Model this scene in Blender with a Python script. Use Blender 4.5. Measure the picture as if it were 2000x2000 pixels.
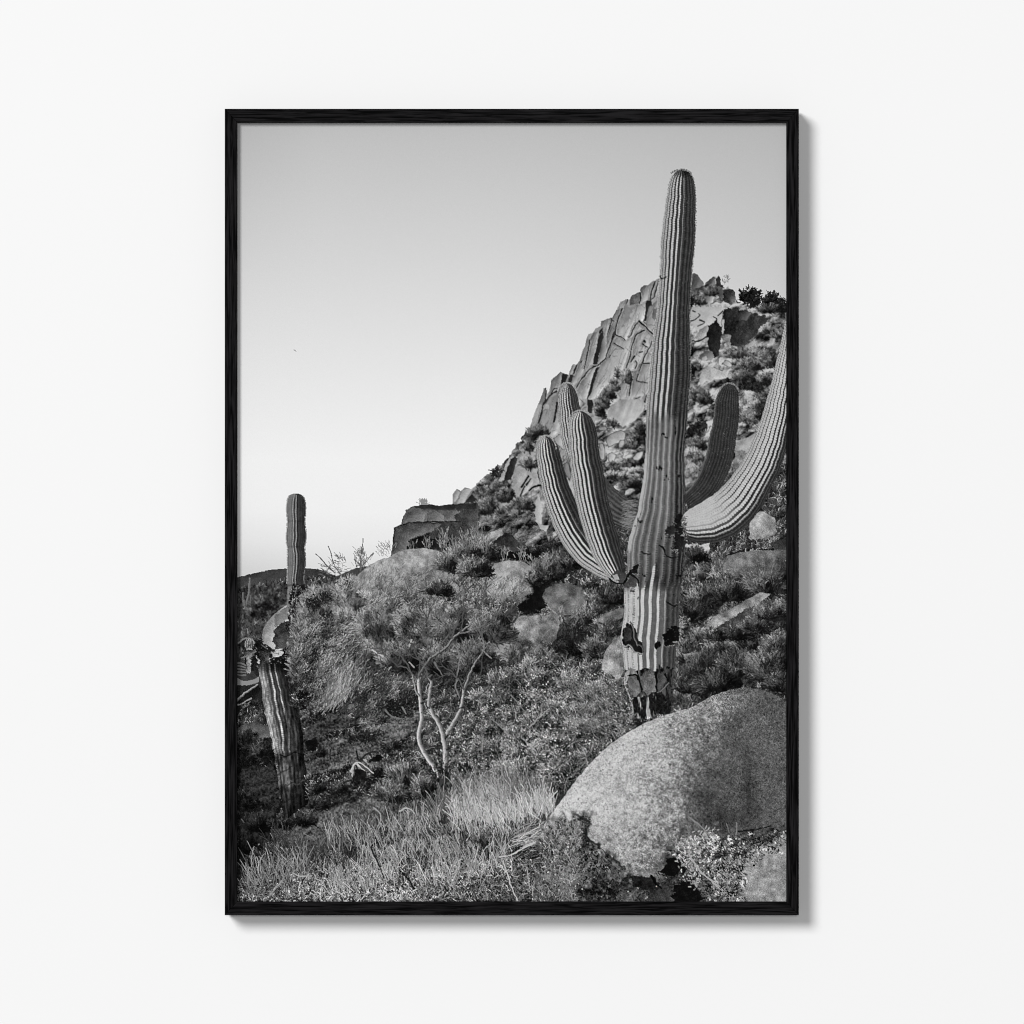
# A framed black-and-white photograph of saguaros, hung on a white wall.
import bpy, bmesh, math
# ---------------------------------------------------------------- the picture on the print
import numpy as np
OX, OY = 463, 239            # where the sheet's top-left corner lies, in photograph pixels
PW, PH = 1074, 1523
rng = np.random.default_rng(11)
YY, XX = np.mgrid[0:PH, 0:PW].astype(np.float32)
XX += OX + .5; YY += OY + .5
C = np.zeros((PH, PW), np.float32)          # printed tone, 0..255
LAB = np.zeros((PH, PW), np.uint8)          # which depicted thing a dot of ink belongs to
TAB = rng.random((256, 256)).astype(np.float32)
ZO = {1: (1040, 480, 3.864), 2: (460, 940, 3.864), 3: (760, 940, 3.864), 4: (1040, 940, 3.864), 5: (460, 1270, 3.864), 6: (760, 1270, 3.864),
      7: (1040, 1270, 3.864), 8: (1030, 530, 7.431), 9: (1330, 520, 9.2), 10: (1330, 720, 9.2), 11: (880, 780, 7.431), 12: (1040, 780, 8.4),
      13: (460, 1220, 10.733)}

def z(k, *c):                # flat list of x, y read in a detail view -> photograph pixels
    ox, oy, s = ZO[k]
    return [(ox+c[i]/s, oy+c[i+1]/s) for i in range(0, len(c), 2)]

def lat(ix, iy, seed):
    return TAB[(iy*7 + seed*31 + (ix >> 8)*13) & 255, (ix + seed*57 + (iy >> 8)*29) & 255]

def vn(X, Y, s, seed=0):
    x = X/s; y = Y/s
    ix = np.floor(x); iy = np.floor(y)
    fx = x-ix; fy = y-iy
    fx = fx*fx*(3-2*fx); fy = fy*fy*(3-2*fy)
    ix = ix.astype(np.int32); iy = iy.astype(np.int32)
    a = lat(ix, iy, seed); b = lat(ix+1, iy, seed); c = lat(ix, iy+1, seed); d = lat(ix+1, iy+1, seed)
    return (a+(b-a)*fx) + ((c+(d-c)*fx)-(a+(b-a)*fx))*fy - .5

def fbm(X, Y, s, o=4, seed=0, g=.55):
    r = 0; a = 1
    for k in range(o):
        r = r + a*vn(X, Y, s, seed+k*3); a *= g; s *= .5
    return r

def rot(X, Y, deg, sx=1, sy=1):             # coordinates along / across a direction
    t = np.radians(deg); c, s = np.cos(t), np.sin(t)
    return (X*c+Y*s)/sx, (-X*s+Y*c)/sy

def cells(X, Y, s, seed=0, jit=.9):         # cellular noise: F1, F2, cell value, offset to the cell point
    x = X/s; y = Y/s
    ix = np.floor(x).astype(np.int32); iy = np.floor(y).astype(np.int32)
    f1 = np.full(x.shape, 9., np.float32); f2 = f1.copy()
    cv = np.zeros_like(f1); dx = np.zeros_like(f1); dy = np.zeros_like(f1)
    for j in (-1, 0, 1):
        for i in (-1, 0, 1):
            px = ix+i+.5+jit*(lat(ix+i, iy+j, seed)-.5); py = iy+j+.5+jit*(lat(ix+i, iy+j, seed+5)-.5)
            ex = x-px; ey = y-py; d = np.sqrt(ex*ex+ey*ey)
            n = d < f1
            f2 = np.where(n, f1, np.minimum(f2, d))
            f1 = np.where(n, d, f1)
            cv = np.where(n, lat(ix+i, iy+j, seed+9), cv)
            dx = np.where(n, ex, dx); dy = np.where(n, ey, dy)
    return f1, f2, cv, dx, dy

def sub(x0, y0, x1, y1):
    return (slice(max(0, int(y0-OY)), max(0, min(PH, int(y1-OY)+1))), slice(max(0, int(x0-OX)), max(0, min(PW, int(x1-OX)+1))))

def poly(pts, rough=0, rs=8, seed=0, pad=6):
    p = np.array(pts, float)
    S = sub(p[:, 0].min()-pad, p[:, 1].min()-pad, p[:, 0].max()+pad, p[:, 1].max()+pad)
    X = XX[S]; Y = YY[S]
    if rough:
        X = X+rough*2*fbm(X, Y, rs, 3, seed+40); Y = Y+rough*2*fbm(X, Y, rs, 3, seed+80)
    m = np.zeros(X.shape, bool)
    n = len(p)
    for i in range(n):
        ax, ay = p[i]; bx, by = p[(i+1) % n]
        if ay == by: continue
        m ^= ((Y >= min(ay, by)) & (Y < max(ay, by)) & (X < ax+(Y-ay)*(bx-ax)/(by-ay)))
    return S, m

def smooth(pts, n=12):                      # Catmull-Rom through the points
    p = np.array(pts, float); q = np.vstack([2*p[0]-p[1], p, 2*p[-1]-p[-2]])
    t = np.linspace(0, 1, n, endpoint=False)[:, None]; out = []
    for i in range(1, len(q)-2):
        a, b, c, d = q[i-1:i+3]
        out.append(.5*((2*b)+(c-a)*t+(2*a-5*b+4*c-d)*t*t+(3*b-a-3*c+d)*t**3))
    out.append(p[-1:])
    return np.vstack(out)

def box(a, r):
    r = int(max(1, r))
    for ax in (0, 1):
        pad = [(0, 0), (0, 0)]; pad[ax] = (r+1, r)
        c = np.cumsum(np.pad(a, pad, mode='edge'), axis=ax, dtype=np.float64)
        n = a.shape[ax]
        hi = np.take(c, np.arange(2*r+1, 2*r+1+n), axis=ax); lo = np.take(c, np.arange(0, n), axis=ax)
        a = ((hi-lo)/(2*r+1)).astype(np.float32)
    return a

def blur(a, r): return box(box(a, r), r)

def lit(m, sizes, lx, ly, k=1.):            # rounded body from a mask, lit from (lx, ly)
    h = 0
    f = m.astype(np.float32)
    for r in sizes: h = h + blur(f, r)*r
    gy, gx = np.gradient(h)
    return -(gx*lx+gy*ly)*-k

def put(S, m, val, lab=None):
    C[S] = np.where(m, val, C[S])
    if lab is not None: LAB[S][m] = lab

def blob(T, x, y, rx, ry, tone, a=0, p=2., amt=1.):
    X, Y = rot(XX-x, YY-y, a, rx, ry)
    w = amt*np.exp(-(X*X+Y*Y)**(p/2))
    T += (tone-T)*w

def at(T, x, y):
    return T[np.clip((y-OY).astype(int), 0, PH-1), np.clip((x-OX).astype(int), 0, PW-1)]

def strokes(x, y, ang, L, tone, curv=0., w=1, taper=0., al=1., lab=None, mask=None):
    """thin curved lines, painted in order; ang in degrees counter-clockwise from right"""
    N = len(x)
    if N == 0: return
    ang = np.broadcast_to(np.asarray(ang, np.float32), (N,)); L = np.broadcast_to(np.asarray(L, np.float32), (N,))
    curv = np.broadcast_to(np.asarray(curv, np.float32), (N,)); tone = np.broadcast_to(np.asarray(tone, np.float32), (N,))
    K = int(L.max()*1.15)+2
    s = np.linspace(0, 1, K, dtype=np.float32)[None, :]
    a = np.radians(ang)[:, None]+np.radians(curv)[:, None]*s
    st = L[:, None]/K
    px = x[:, None]+np.cumsum(np.cos(a)*st, 1); py = y[:, None]-np.cumsum(np.sin(a)*st, 1)
    tn = tone[:, None]*(1-taper*(1-s))+0*px
    for k in range(w):
        off = k-(w-1)/2.
        ix = np.floor(px+off*np.abs(np.sin(a))-OX).astype(np.int32); iy = np.floor(py+off*np.abs(np.cos(a))-OY).astype(np.int32)
        ok = (ix >= 0) & (ix < PW) & (iy >= 0) & (iy < PH)
        if mask is not None: ok &= mask[np.clip(iy, 0, PH-1), np.clip(ix, 0, PW-1)]
        iy_ = iy[ok]; ix_ = ix[ok]; t_ = tn[ok]
        C[iy_, ix_] = t_ if al == 1 else C[iy_, ix_]*(1-al)+t_*al
        if lab is not None: LAB[iy_, ix_] = lab

def inside(S, m, n):                        # n random points in a mask
    ys, xs = np.nonzero(m)
    i = rng.integers(0, len(ys), n)
    return xs[i]+S[1].start+OX+rng.random(n), ys[i]+S[0].start+OY+rng.random(n)

def line(pts, tone, r0=1., r1=None, rough=.8, al=1., hi=None, lab=None, sm=8):
    """a crack or a limb: thickness r0 -> r1, with hi a lit left side"""
    p = smooth(pts, sm) if len(pts) > 2 else np.array(pts, float)
    seg = np.sqrt((np.diff(p, axis=0)**2).sum(1)); t = np.concatenate([[0], np.cumsum(seg)])
    n = int(t[-1]*2)+2
    u = np.linspace(0, t[-1], n); x = np.interp(u, t, p[:, 0]); y = np.interp(u, t, p[:, 1])
    r1 = r0 if r1 is None else r1
    r = r0+(r1-r0)*u/t[-1]
    tx = np.gradient(x); ty = np.gradient(y); ln = np.hypot(tx, ty)+1e-6
    nx, ny = -ty/ln, tx/ln
    if rough:
        x = x+rough*2*vn(u+pts[0][0]*7, u*0+pts[0][1], 6, 3); y = y+rough*2*vn(u+pts[0][0]*3, u*0+pts[0][1]+50, 6, 4)
    if hi is None: r = r*np.clip(1+1.5*vn(u+pts[0][0], u*0+pts[0][1], 7, 8), .35, 1.8)
    m = int(2*max(r0, r1)*2)+3
    v = np.linspace(-1, 1, m)
    sgn = np.where(nx < 0, 1, -1)           # v=+1 is the left side
    px = x[:, None]+v*(r*nx*sgn)[:, None]; py = y[:, None]+v*(r*ny*sgn)[:, None]
    tn = np.full(px.shape, float(tone))
    if hi is not None:
        tn = tone+(hi-tone)*np.clip(.55+.75*v[None, :], 0, 1)+14*rng.standard_normal(px.shape)*.6
    ix = np.floor(px-OX).astype(int); iy = np.floor(py-OY).astype(int)
    ok = (ix >= 0) & (ix < PW) & (iy >= 0) & (iy < PH)
    C[iy[ok], ix[ok]] = C[iy[ok], ix[ok]]*(1-al)+tn[ok]*al
    if lab is not None: LAB[iy[ok], ix[ok]] = lab

def scrub(S, m, T, n, L, ang, spread, con=.45, under=.45, curv=40, w=1, clump=14, lab=None, seed=0, dark=.3, taper=.3):
    """brush: a dark mass, then n twigs whose tone follows the light on each clump"""
    X = XX[S]; Y = YY[S]
    cl = fbm(X, Y, clump, 3, seed+7)
    shade = np.clip(1+1.1*(fbm(X-3, Y-3, clump, 3, seed+7)-cl)*3+cl*.55, .3, 1.8)
    F = np.zeros_like(C); F[S] = shade*T[S]
    if under is not None: put(S, m, T[S]*under*(.75+.6*shade*.5)+8*rng.standard_normal(X.shape), lab)
    x, y = inside(S, m, n)
    o = np.argsort(y+rng.normal(0, 14, n)); x = x[o]; y = y[o]
    tn = at(F, x, y)*np.exp(rng.normal(0, con, n))
    tn = np.where(rng.random(n) < dark, tn*.35, tn)
    strokes(x, y, ang+rng.normal(0, spread, n), L*(.5+rng.random(n)), np.clip(tn, 5, 225), rng.normal(0, curv, n), w, taper, lab=lab)

def leaves(S, m, T, n, con=.5, size=2, lab=None, clump=12, seed=0, dark=.35):
    X = XX[S]; Y = YY[S]
    cl = fbm(X, Y, clump, 3, seed+7)
    F = np.zeros_like(C); F[S] = np.clip(1+3.2*(fbm(X-3, Y-3, clump, 3, seed+7)-cl)+cl*.5, .25, 1.8)*T[S]
    x, y = inside(S, m, n)
    tn = at(F, x, y)*np.exp(rng.normal(0, con, n)); tn = np.where(rng.random(n) < dark, tn*.3, tn)
    strokes(x, y, rng.random(n)*360, size*(.7+.8*rng.random(n)), np.clip(tn, 5, 228), 0, size if size > 1 else 1, 0, lab=lab)

def tube(left, right, tonef, lab=None, cap=0., nv=150, rag=.7, dens=2.2):
    """ribbed column between two edge curves (matched point by point, tip first)"""
    l = smooth(left, 14); r = smooth(right, 14)
    mid = (l+r)/2
    seg = np.sqrt((np.diff(mid, axis=0)**2).sum(1)); t = np.concatenate([[0], np.cumsum(seg)])
    n = int(t[-1]*dens); u = np.linspace(0, t[-1], n)
    L = np.stack([np.interp(u, t, l[:, k]) for k in (0, 1)], 1); R = np.stack([np.interp(u, t, r[:, k]) for k in (0, 1)], 1)
    wob = rag*2*vn(u*1., u*0, 9, 21); wob2 = rag*2*vn(u*1., u*0+99, 9, 22)
    d = R-L; ln = np.hypot(d[:, 0], d[:, 1])[:, None]+1e-6
    L = L+d/ln*wob[:, None]; R = R+d/ln*wob2[:, None]
    v = np.linspace(0, 1, nv)[None, :]
    px = L[:, :1]+(R-L)[:, :1]*v; py = L[:, 1:]+(R-L)[:, 1:]*v
    if cap:
        tx = np.gradient((L+R)/2, axis=0); tx /= (np.hypot(tx[:, 0], tx[:, 1])[:, None]+1e-6)
        k = -cap*np.sqrt(np.clip(1-(2*v-1)**2, 0, 1))*np.exp(-u/ (2.5*cap))[:, None]
        px = px+k*tx[:, :1]; py = py+k*tx[:, 1:]
    tn = tonef(u[:, None]+0*v, v+0*u[:, None], px, py, t[-1])
    ix = np.floor(px-OX).astype(int); iy = np.floor(py-OY).astype(int)
    ok = (ix >= 0) & (ix < PW) & (iy >= 0) & (iy < PH)
    C[iy[ok], ix[ok]] = tn[ok]
    if lab is not None: LAB[iy[ok], ix[ok]] = lab
    return L, R

def spine(pts):                             # [(x, y, r)] -> edge curves (left of travel, right of travel)
    p = smooth(np.array(pts, float), 6)
    t = np.gradient(p[:, :2], axis=0); t /= np.hypot(t[:, 0], t[:, 1])[:, None]+1e-6
    nrm = np.stack([-t[:, 1], t[:, 0]], 1)
    a = p[:, :2]+nrm*p[:, 2:]; b = p[:, :2]-nrm*p[:, 2:]
    return a, b

def sst(x, a, b):
    t = np.clip((x-a)/(b-a), 0, 1)
    return t*t*(3-2*t)

def ribs(n, phase, hi=206, edge=158, lo=30, dark=52, term=.62, dp=4.4, shade=None, wid=.42, wob=1., tk=1.):
    """ribbed skin lit from the left: bright left flanks, black grooves, dark beyond the terminator"""
    def f(u, v, px, py, T):
        th = np.arcsin(np.clip(2*v-1, -1, 1)); sn = 2*v-1
        wv = wob*(.16*vn(u, v*3, 34, 31)+.10*vn(u, v*5, 12, 33))
        ph = th/np.pi*n+phase+wv
        k = np.floor(ph); fr = ph-k
        w = np.clip(wid-.42*sn, .16, .86)
        tooth = .5+.5*tk*np.sin(u*2*np.pi/dp+k*2.3)
        w = w*(.84+.26*tooth)
        on = sst(fr, 0, .1)*(1-sst(fr, w-.08, w+.06))
        tm = sst(v, term+.10, term-.06)
        hl = edge+(hi-edge)*sst(v, .02, .4)
        hl = hl*(.86+.17*tooth)
        ll = lo+(edge*.62-lo)*sst(v, .2, .0)
        litt = ll+(hl-ll)*on
        dk = dark*(1+.28*np.cos(2*np.pi*(fr-.35)))*(1+.25*(tooth-.5))
        tone = dk+(litt-dk)*tm
        if shade is not None: tone = shade(tone, u, v, px, py, fr, tooth)
        return np.clip(tone+5*rng.standard_normal(tone.shape)+12*vn(px, py, 6, 55), 4, 232)
    return f

def fade(pts, tone, y0, y1, con=30, seed=0, sp=12, sizes=(4, 9, 18), lo=.0, wob=26, lab=0, edge=0):
    sizes = (4, 10, 20, 32); con = con*1.5
    """a rounded stone that sinks into the brush in front of it between the heights y0 and y1"""
    S, m = poly(pts, 1., 7, seed)
    X, Y = XX[S], YY[S]
    sh = lit(m, sizes, -.8, -.6)
    p = np.array(pts); cx, cy = p.mean(0); hx, hy = np.ptp(p, axis=0)/2
    ball = np.clip(1.16-.46*(X-cx)/hx-.36*(Y-cy)/hy+.5*fbm(X, Y, 20, 3, seed+9), .34, 1.4)
    t = tone*ball+.7*con*np.clip(sh, -1.3, 1.2)+sp*rng.standard_normal(m.shape)*.8+sp*2.4*fbm(X, Y, 8, 4, seed+1)
    a = 1-sst(Y+wob*1.4*fbm(X, Y, 15, 4, seed+2)+6*rng.standard_normal(m.shape), y0, y1)
    a = np.clip(a, lo, 1)*np.clip(blur(m.astype(np.float32), 1)*1.2, 0, 1)*m
    C[S] = C[S]*(1-a)+np.clip(t, 10, 220)*a

def bush(cx, cy, rx, ry, tone, n=None, L=None, con=.3, sit=.3, seed=0, dens=1., lab=None, w=1, soft=.4, fan=34, shade=.3):
    """one shrub: its own shade on the ground, twigs fanning out from the foot, lit from the left"""
    n = int((n or rx*ry*1.1)*dens); L = L or max(5, .42*rx)
    r = np.sqrt(rng.random(n)); q = rng.random(n)*6.283
    x = cx+rx*r*np.cos(q); y = cy+ry*r*np.sin(q)
    r2 = np.sqrt(rng.random(n//3)); q2 = rng.random(n//3)*6.283
    strokes(cx+rx*.35+rx*.9*r2*np.cos(q2), cy+ry*.6+ry*.42*r2*np.sin(q2), rng.normal(60, 60, n//3), L, tone*shade*np.exp(rng.normal(0, .4, n//3)), 20, 2, lab=lab)
    o = np.argsort(y+rng.normal(0, ry*.5, n)); x = x[o]; y = y[o]
    dx = (x-cx)/rx; dy = (y-cy)/ry
    cl = fbm(x.reshape(1, -1)+cx, y.reshape(1, -1), max(6, rx*.35), 3, seed+int(cx) % 40)[0]
    f = np.clip(1-.50*dx-.55*dy+1.5*cl, .22, 1.75)
    an = np.degrees(np.arctan2(-(y-(cy+ry*1.2)), x-cx))+rng.normal(0, fan, n)
    t = tone*f*np.exp(rng.normal(0, con, n)); t = np.where(rng.random(n) < .16, t*.35, t)
    strokes(x, y, an, L*(.4+.8*rng.random(n)), np.clip(t, 6, 215), rng.normal(0, 25, n), w, .25, lab=lab)
    if soft:
        S = sub(cx-rx*1.3, cy-ry*1.4, cx+rx*1.4, cy+ry*1.3); C[S] = C[S]*(1-soft)+soft*box(C[S], 1)
# ---- sky
T0 = np.interp(YY, [239, 400, 600, 760, 900, 1000, 1060, 1110, 1140], [189, 203, 219, 231, 240, 239, 232, 220, 214])
C[:] = T0-np.clip((XX-900)/640, 0, 1)**1.5*np.interp(YY, [239, 700], [8, 16])-np.clip((620-XX)/160, 0, 1)*np.interp(YY, [240, 600], [9, 1])-np.clip((YY-980)/130, 0, 1)*np.clip((640-XX)/180, 0, 1)*9
C += .8*rng.standard_normal(C.shape)
strokes(np.array([573., 575.]), np.array([683., 684.]), [-10, -30], [4, 4], [120, 95], 0)   # a bird

# ---- distant hills
far = [(455, 1131), (464, 1127), (494, 1120), (532, 1112), (561, 1110.5), (594, 1108.5), (613, 1111), (631, 1114), (645, 1120), (657, 1126), (667, 1121), (688, 1112), (706, 1107.5), (740, 1103), (760, 1100), (760, 1330), (455, 1330)]
S, m = poly(far, .7, 5)
T = np.interp(YY[S], [1105, 1140, 1190, 1260, 1330], [56, 60, 66, 72, 68])+22*fbm(XX[S]+YY[S]*.6, YY[S]*1.6, 26, 4, 3)
put(S, m, T+7*rng.standard_normal(T.shape))
Tm = np.full_like(C, 60.); Tm[S] = T
S2, m2 = poly([(464, 1150), (560, 1135), (700, 1128), (760, 1250), (600, 1300), (464, 1300)])
scrub(S2, m2, Tm, 5200, 6, 70, 30, .3, None, clump=12, dark=.15)
for q in range(26): bush(rng.uniform(468, 600), rng.uniform(1165, 1290), rng.uniform(8, 18), rng.uniform(6, 12), rng.uniform(50, 84), soft=.6, con=.2)
C[S2] = np.where(m2, .35*C[S2]+.65*box(C[S2], 1), C[S2])
for pts, t in ((((478, 1190), (486, 1160), (488, 1129)), 118), (((476, 1183), (475, 1168), (475, 1158)), 105), (((484, 1188), (479, 1184), (477, 1172)), 110), (((489, 1178), (490, 1170), (490, 1163)), 100)):
    line(pts, t*.7, 1.9 if t == 118 else 1.3, 1.6, .2, hi=t)

# ---- ground below everything: dark scrubby soil
S, m = poly([(455, 1290), (560, 1300), (640, 1180), (720, 1130), (800, 1090), (880, 990), (1040, 1000), (1545, 900), (1545, 1770), (455, 1770)], 2, 20)
put(S, m, 42+26*fbm(XX[S], YY[S], 40, 5, 9)+8*rng.standard_normal(m.shape))

# ---- the rocky hill
HILL = 4
sky = z(2, 1640, 200, 1640, 150, 1645, 90, 1670, 55, 1700, 75, 1730, 45, 1780, 60, 1830, 20, 1900, 5) + \
    z(11, 640, 1190, 700, 1180, 760, 1050, 820, 900, 890, 810, 930, 820, 970, 795, 1040, 740, 1080, 560, 1150, 420, 1160, 370, 1230, 160, 1290, 20) + \
    z(8, 160, 1932, 200, 1830, 245, 1700, 265, 1690, 285, 1780, 320, 1740, 345, 1580, 390, 1530, 420, 1510, 440, 1510, 485, 1455, 560, 1490, 605, 1500, 640, 1380, 665, 1350, 720, 1352, 760, 1290, 800, 1140, 840, 1080, 860, 960, 885, 910, 960, 890, 980, 830, 1020, 812, 1045, 800, 1065, 790, 1070, 725, 1150, 690, 1215, 670, 1235, 690, 1290, 560, 1350, 440, 1440, 405, 1490, 405, 1530, 340, 1640, 300, 1640, 240, 1690, 205, 1750, 200, 1800, 150, 1860, 130, 1900, 100) + \
    [(1300, 540), (1345, 540)] + z(9, 205, 130, 240, 115, 290, 140, 340, 210, 400, 270, 418, 335, 440, 290, 520, 230, 600, 180, 640, 190, 670, 165, 695, 190, 725, 350, 800, 400, 850, 355, 870, 405, 940, 420, 965, 470, 985, 570, 1030, 660, 1100, 690, 1500, 740, 1900, 800) + [(1545, 1120), (1060, 1120), (880, 1060)]
S, m = poly(sky, .5, 4)
X, Y = XX[S], YY[S]
# tone of the whole hill: pale joints of granite streaked along the slabs, rubble to the right and below
a, c = rot(X, Y, -70)
streak = fbm(a*.16, c, 7, 4, 12)
base = 158+40*streak+16*fbm(X, Y, 40, 3, 2)+30*fbm(X, Y, 7, 3, 92)*sst(fbm(X, Y, 30, 2, 93), -.1, .3)+5*rng.standard_normal(X.shape)
base -= 30*sst(1180-(X+(Y-640)*.42), 0, 50)          # the left flank is a shade darker
put(S, m, base, HILL)
f1, f2, cv, dx, dy = cells(a/4.2+fbm(X, Y, 50, 3, 5)*14, c+fbm(X, Y, 50, 3, 6)*16, 21, 4)
put(S, m, C[S]*np.clip(1.03+.16*(cv-.5)-.12*dx, .7, 1.15)*(1-.55*(1-sst(f2-f1, .0, .045))*sst(fbm(X, Y, 18, 3, 77), -.1, .35)), HILL)
hillS, hillm = S, m.copy()
# rubble: rounded blocks with light left and dark right sides
def rubble(pts, size, tone, con, seed, rough=4, gap=.09, sx=1., ang=-25, lab=HILL, bright=1.):
    S, m = poly(pts, rough, 14, seed)
    m &= (C[S] > -1)
    X, Y = XX[S], YY[S]
    wx = X+fbm(X, Y, 16, 3, seed)*9; wy = Y+fbm(X, Y, 16, 3, seed+2)*9
    t = 0
    for q, (sz, wgt) in enumerate(((size, .6), (size*.45, .4))):
        aa, cc = rot(wx, wy, ang, 1.8*sx, 1.)
        f1, f2, cv, dx, dy = cells(aa, cc, sz, seed+q*4)
        sh = np.clip(.55-dx*.75-dy*.85, 0, 1.25)
        t = t+wgt*(con*(sh-.5)*.9+.8*(cv-.5))-wgt*.8*(1-sst(f2-f1, 0, gap*2))*sst(fbm(X, Y, 10, 3, seed+61+q), -.25, .15)
    t = t+1.5*fbm(*rot(X, Y, -22, 2.2, 1.), 11, 5, seed+19)
    v = tone*np.clip(1+t, .12, 1.9)+9*rng.standard_normal(X.shape)+24*fbm(X, Y, 5, 3, seed+8)
    put(S, m, np.clip(v, 8, 198*bright), lab)
rubble(z(9, 130, 380, 420, 300, 760, 330, 1000, 650, 1890, 790, 1890, 3000, 100, 3200) + [(1330, 1000)], 15, 116, .9, 21)
rubble([(880, 1030), (1000, 1010), (1060, 1080), (1180, 980), (1545, 830), (1545, 1130), (880, 1130)], 17, 96, .8, 27)
rubble([(1158, 815), (1190, 815), (1272, 800), (1275, 980), (1200, 965), (1100, 850)], 15, 128, .9, 33)
rubble([(930, 945), (1000, 885), (1030, 845), (1060, 880), (1075, 960), (1110, 1040), (1060, 1085), (985, 1060), (920, 1010)], 17, 112, .85, 45, sx=1.4, ang=-50)

def rock(pts, tone, con=34, lab=HILL, sizes=(3, 7, 14), lx=-.8, ly=-.6, sp=9, rough=1.2, rs=7, seed=0, lo=12, streak=None, edge=0):
    S, m = poly(pts, rough, rs, seed)
    if not m.any(): return S, m
    X, Y = XX[S], YY[S]
    sh = lit(m, sizes, lx, ly)
    t = tone+con*np.clip(sh, -1.2, 1.2)+sp*rng.standard_normal(m.shape)*.8+(sp*2.2)*fbm(X, Y, 9, 4, seed+1)
    if streak is not None:
        a, c = rot(X, Y, streak); t = t+26*fbm(a*.15, c, 6, 3, seed+3)
    if edge: t = t*(1-edge*(1-sst(blur(m.astype(np.float32), 2), .5, .85)))
    put(S, m, np.clip(t, lo, 225), lab)
    return S, m

# the blocks of the cliff, each with its own tilt to the light
for w, t in (((160, 1932, 245, 1700, 265, 1690, 275, 1770, 240, 1932), 118), ((240, 1932, 340, 1780, 345, 1580, 420, 1510, 485, 1455, 510, 1480, 480, 1680, 390, 1710, 300, 1932), 128), ((560, 1610, 600, 1500, 640, 1380, 665, 1350, 690, 1400, 655, 1490, 620, 1500), 132),
             ((700, 1500, 760, 1290, 840, 1080, 860, 960, 910, 990, 880, 1150, 820, 1420, 760, 1600, 640, 1640), 146), ((910, 990, 960, 890, 1040, 870, 1010, 1100, 950, 1350, 840, 1500, 820, 1420, 880, 1150), 130),
             ((1100, 870, 1065, 790, 1070, 725, 1215, 670, 1200, 780, 1150, 950, 1160, 1130, 1145, 1260, 1010, 1370, 1060, 1130), 134), ((1215, 700, 1290, 560, 1380, 540, 1330, 660, 1290, 800, 1275, 850, 1210, 1020, 1165, 1130, 1150, 950, 1195, 830), 126),
             ((1300, 820, 1330, 660, 1390, 560, 1440, 410, 1490, 490, 1600, 480, 1720, 470, 1715, 640, 1690, 720, 1620, 740, 1540, 830, 1470, 955, 1420, 1000, 1300, 930), 162),
             ((1290, 950, 1420, 1000, 1560, 940, 1490, 1240, 1400, 1480, 1310, 1500, 1250, 1640, 1100, 1700, 1000, 1850, 890, 1860, 1050, 1380, 1145, 1270, 1220, 1050), 170), ((1570, 940, 1700, 850, 1830, 930, 1770, 1110, 1670, 1320, 1500, 1440, 1430, 1400, 1490, 1240), 166),
             ((1640, 240, 1690, 205, 1750, 200, 1860, 130, 1790, 380, 1720, 430, 1640, 465), 138), ((1500, 1450, 1620, 1440, 1680, 1340, 1790, 1330, 1790, 1800, 1490, 1820), 150), ((720, 1700, 840, 1500, 990, 1370, 960, 1480, 880, 1850, 800, 1850), 152),
             ((1750, 500, 1800, 500, 1900, 400, 1932, 700, 1840, 900, 1740, 800, 1720, 720), 150), ((1350, 1640, 1490, 1460, 1480, 1800, 1350, 1850, 1260, 1700), 146), ((1540, 840, 1620, 740, 1700, 850, 1570, 940, 1510, 930), 158)):
    rock(z(8, *w), t+3, 46, sizes=(2, 5, 10), sp=6, rough=.5, streak=-70, seed=int(t))
# fine joints along the slabs
onhill = LAB == HILL
S, m = poly([(1045, 800), (1075, 750), (1120, 715), (1150, 655), (1200, 615), (1230, 580), (1285, 550), (1285, 700), (1265, 800), (1180, 810), (1140, 760), (1100, 840), (1050, 850)])
x, y = inside(S, m, 230)
strokes(x, y, 68+rng.normal(0, 7, 230), 8+26*rng.random(230), 96+26*rng.standard_normal(230), rng.normal(0, 12, 230), 1, 0, .55, HILL, onhill)
strokes(x+1.2, y, 68+rng.normal(0, 7, 230), 8+20*rng.random(230), 184, rng.normal(0, 12, 230), 1, 0, .35, HILL, onhill)
x, y = inside(S, m, 70); strokes(x, y, -20+rng.normal(0, 25, 70), 4+8*rng.random(70), 80, 10, 1, 0, .5, HILL, onhill)
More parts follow.
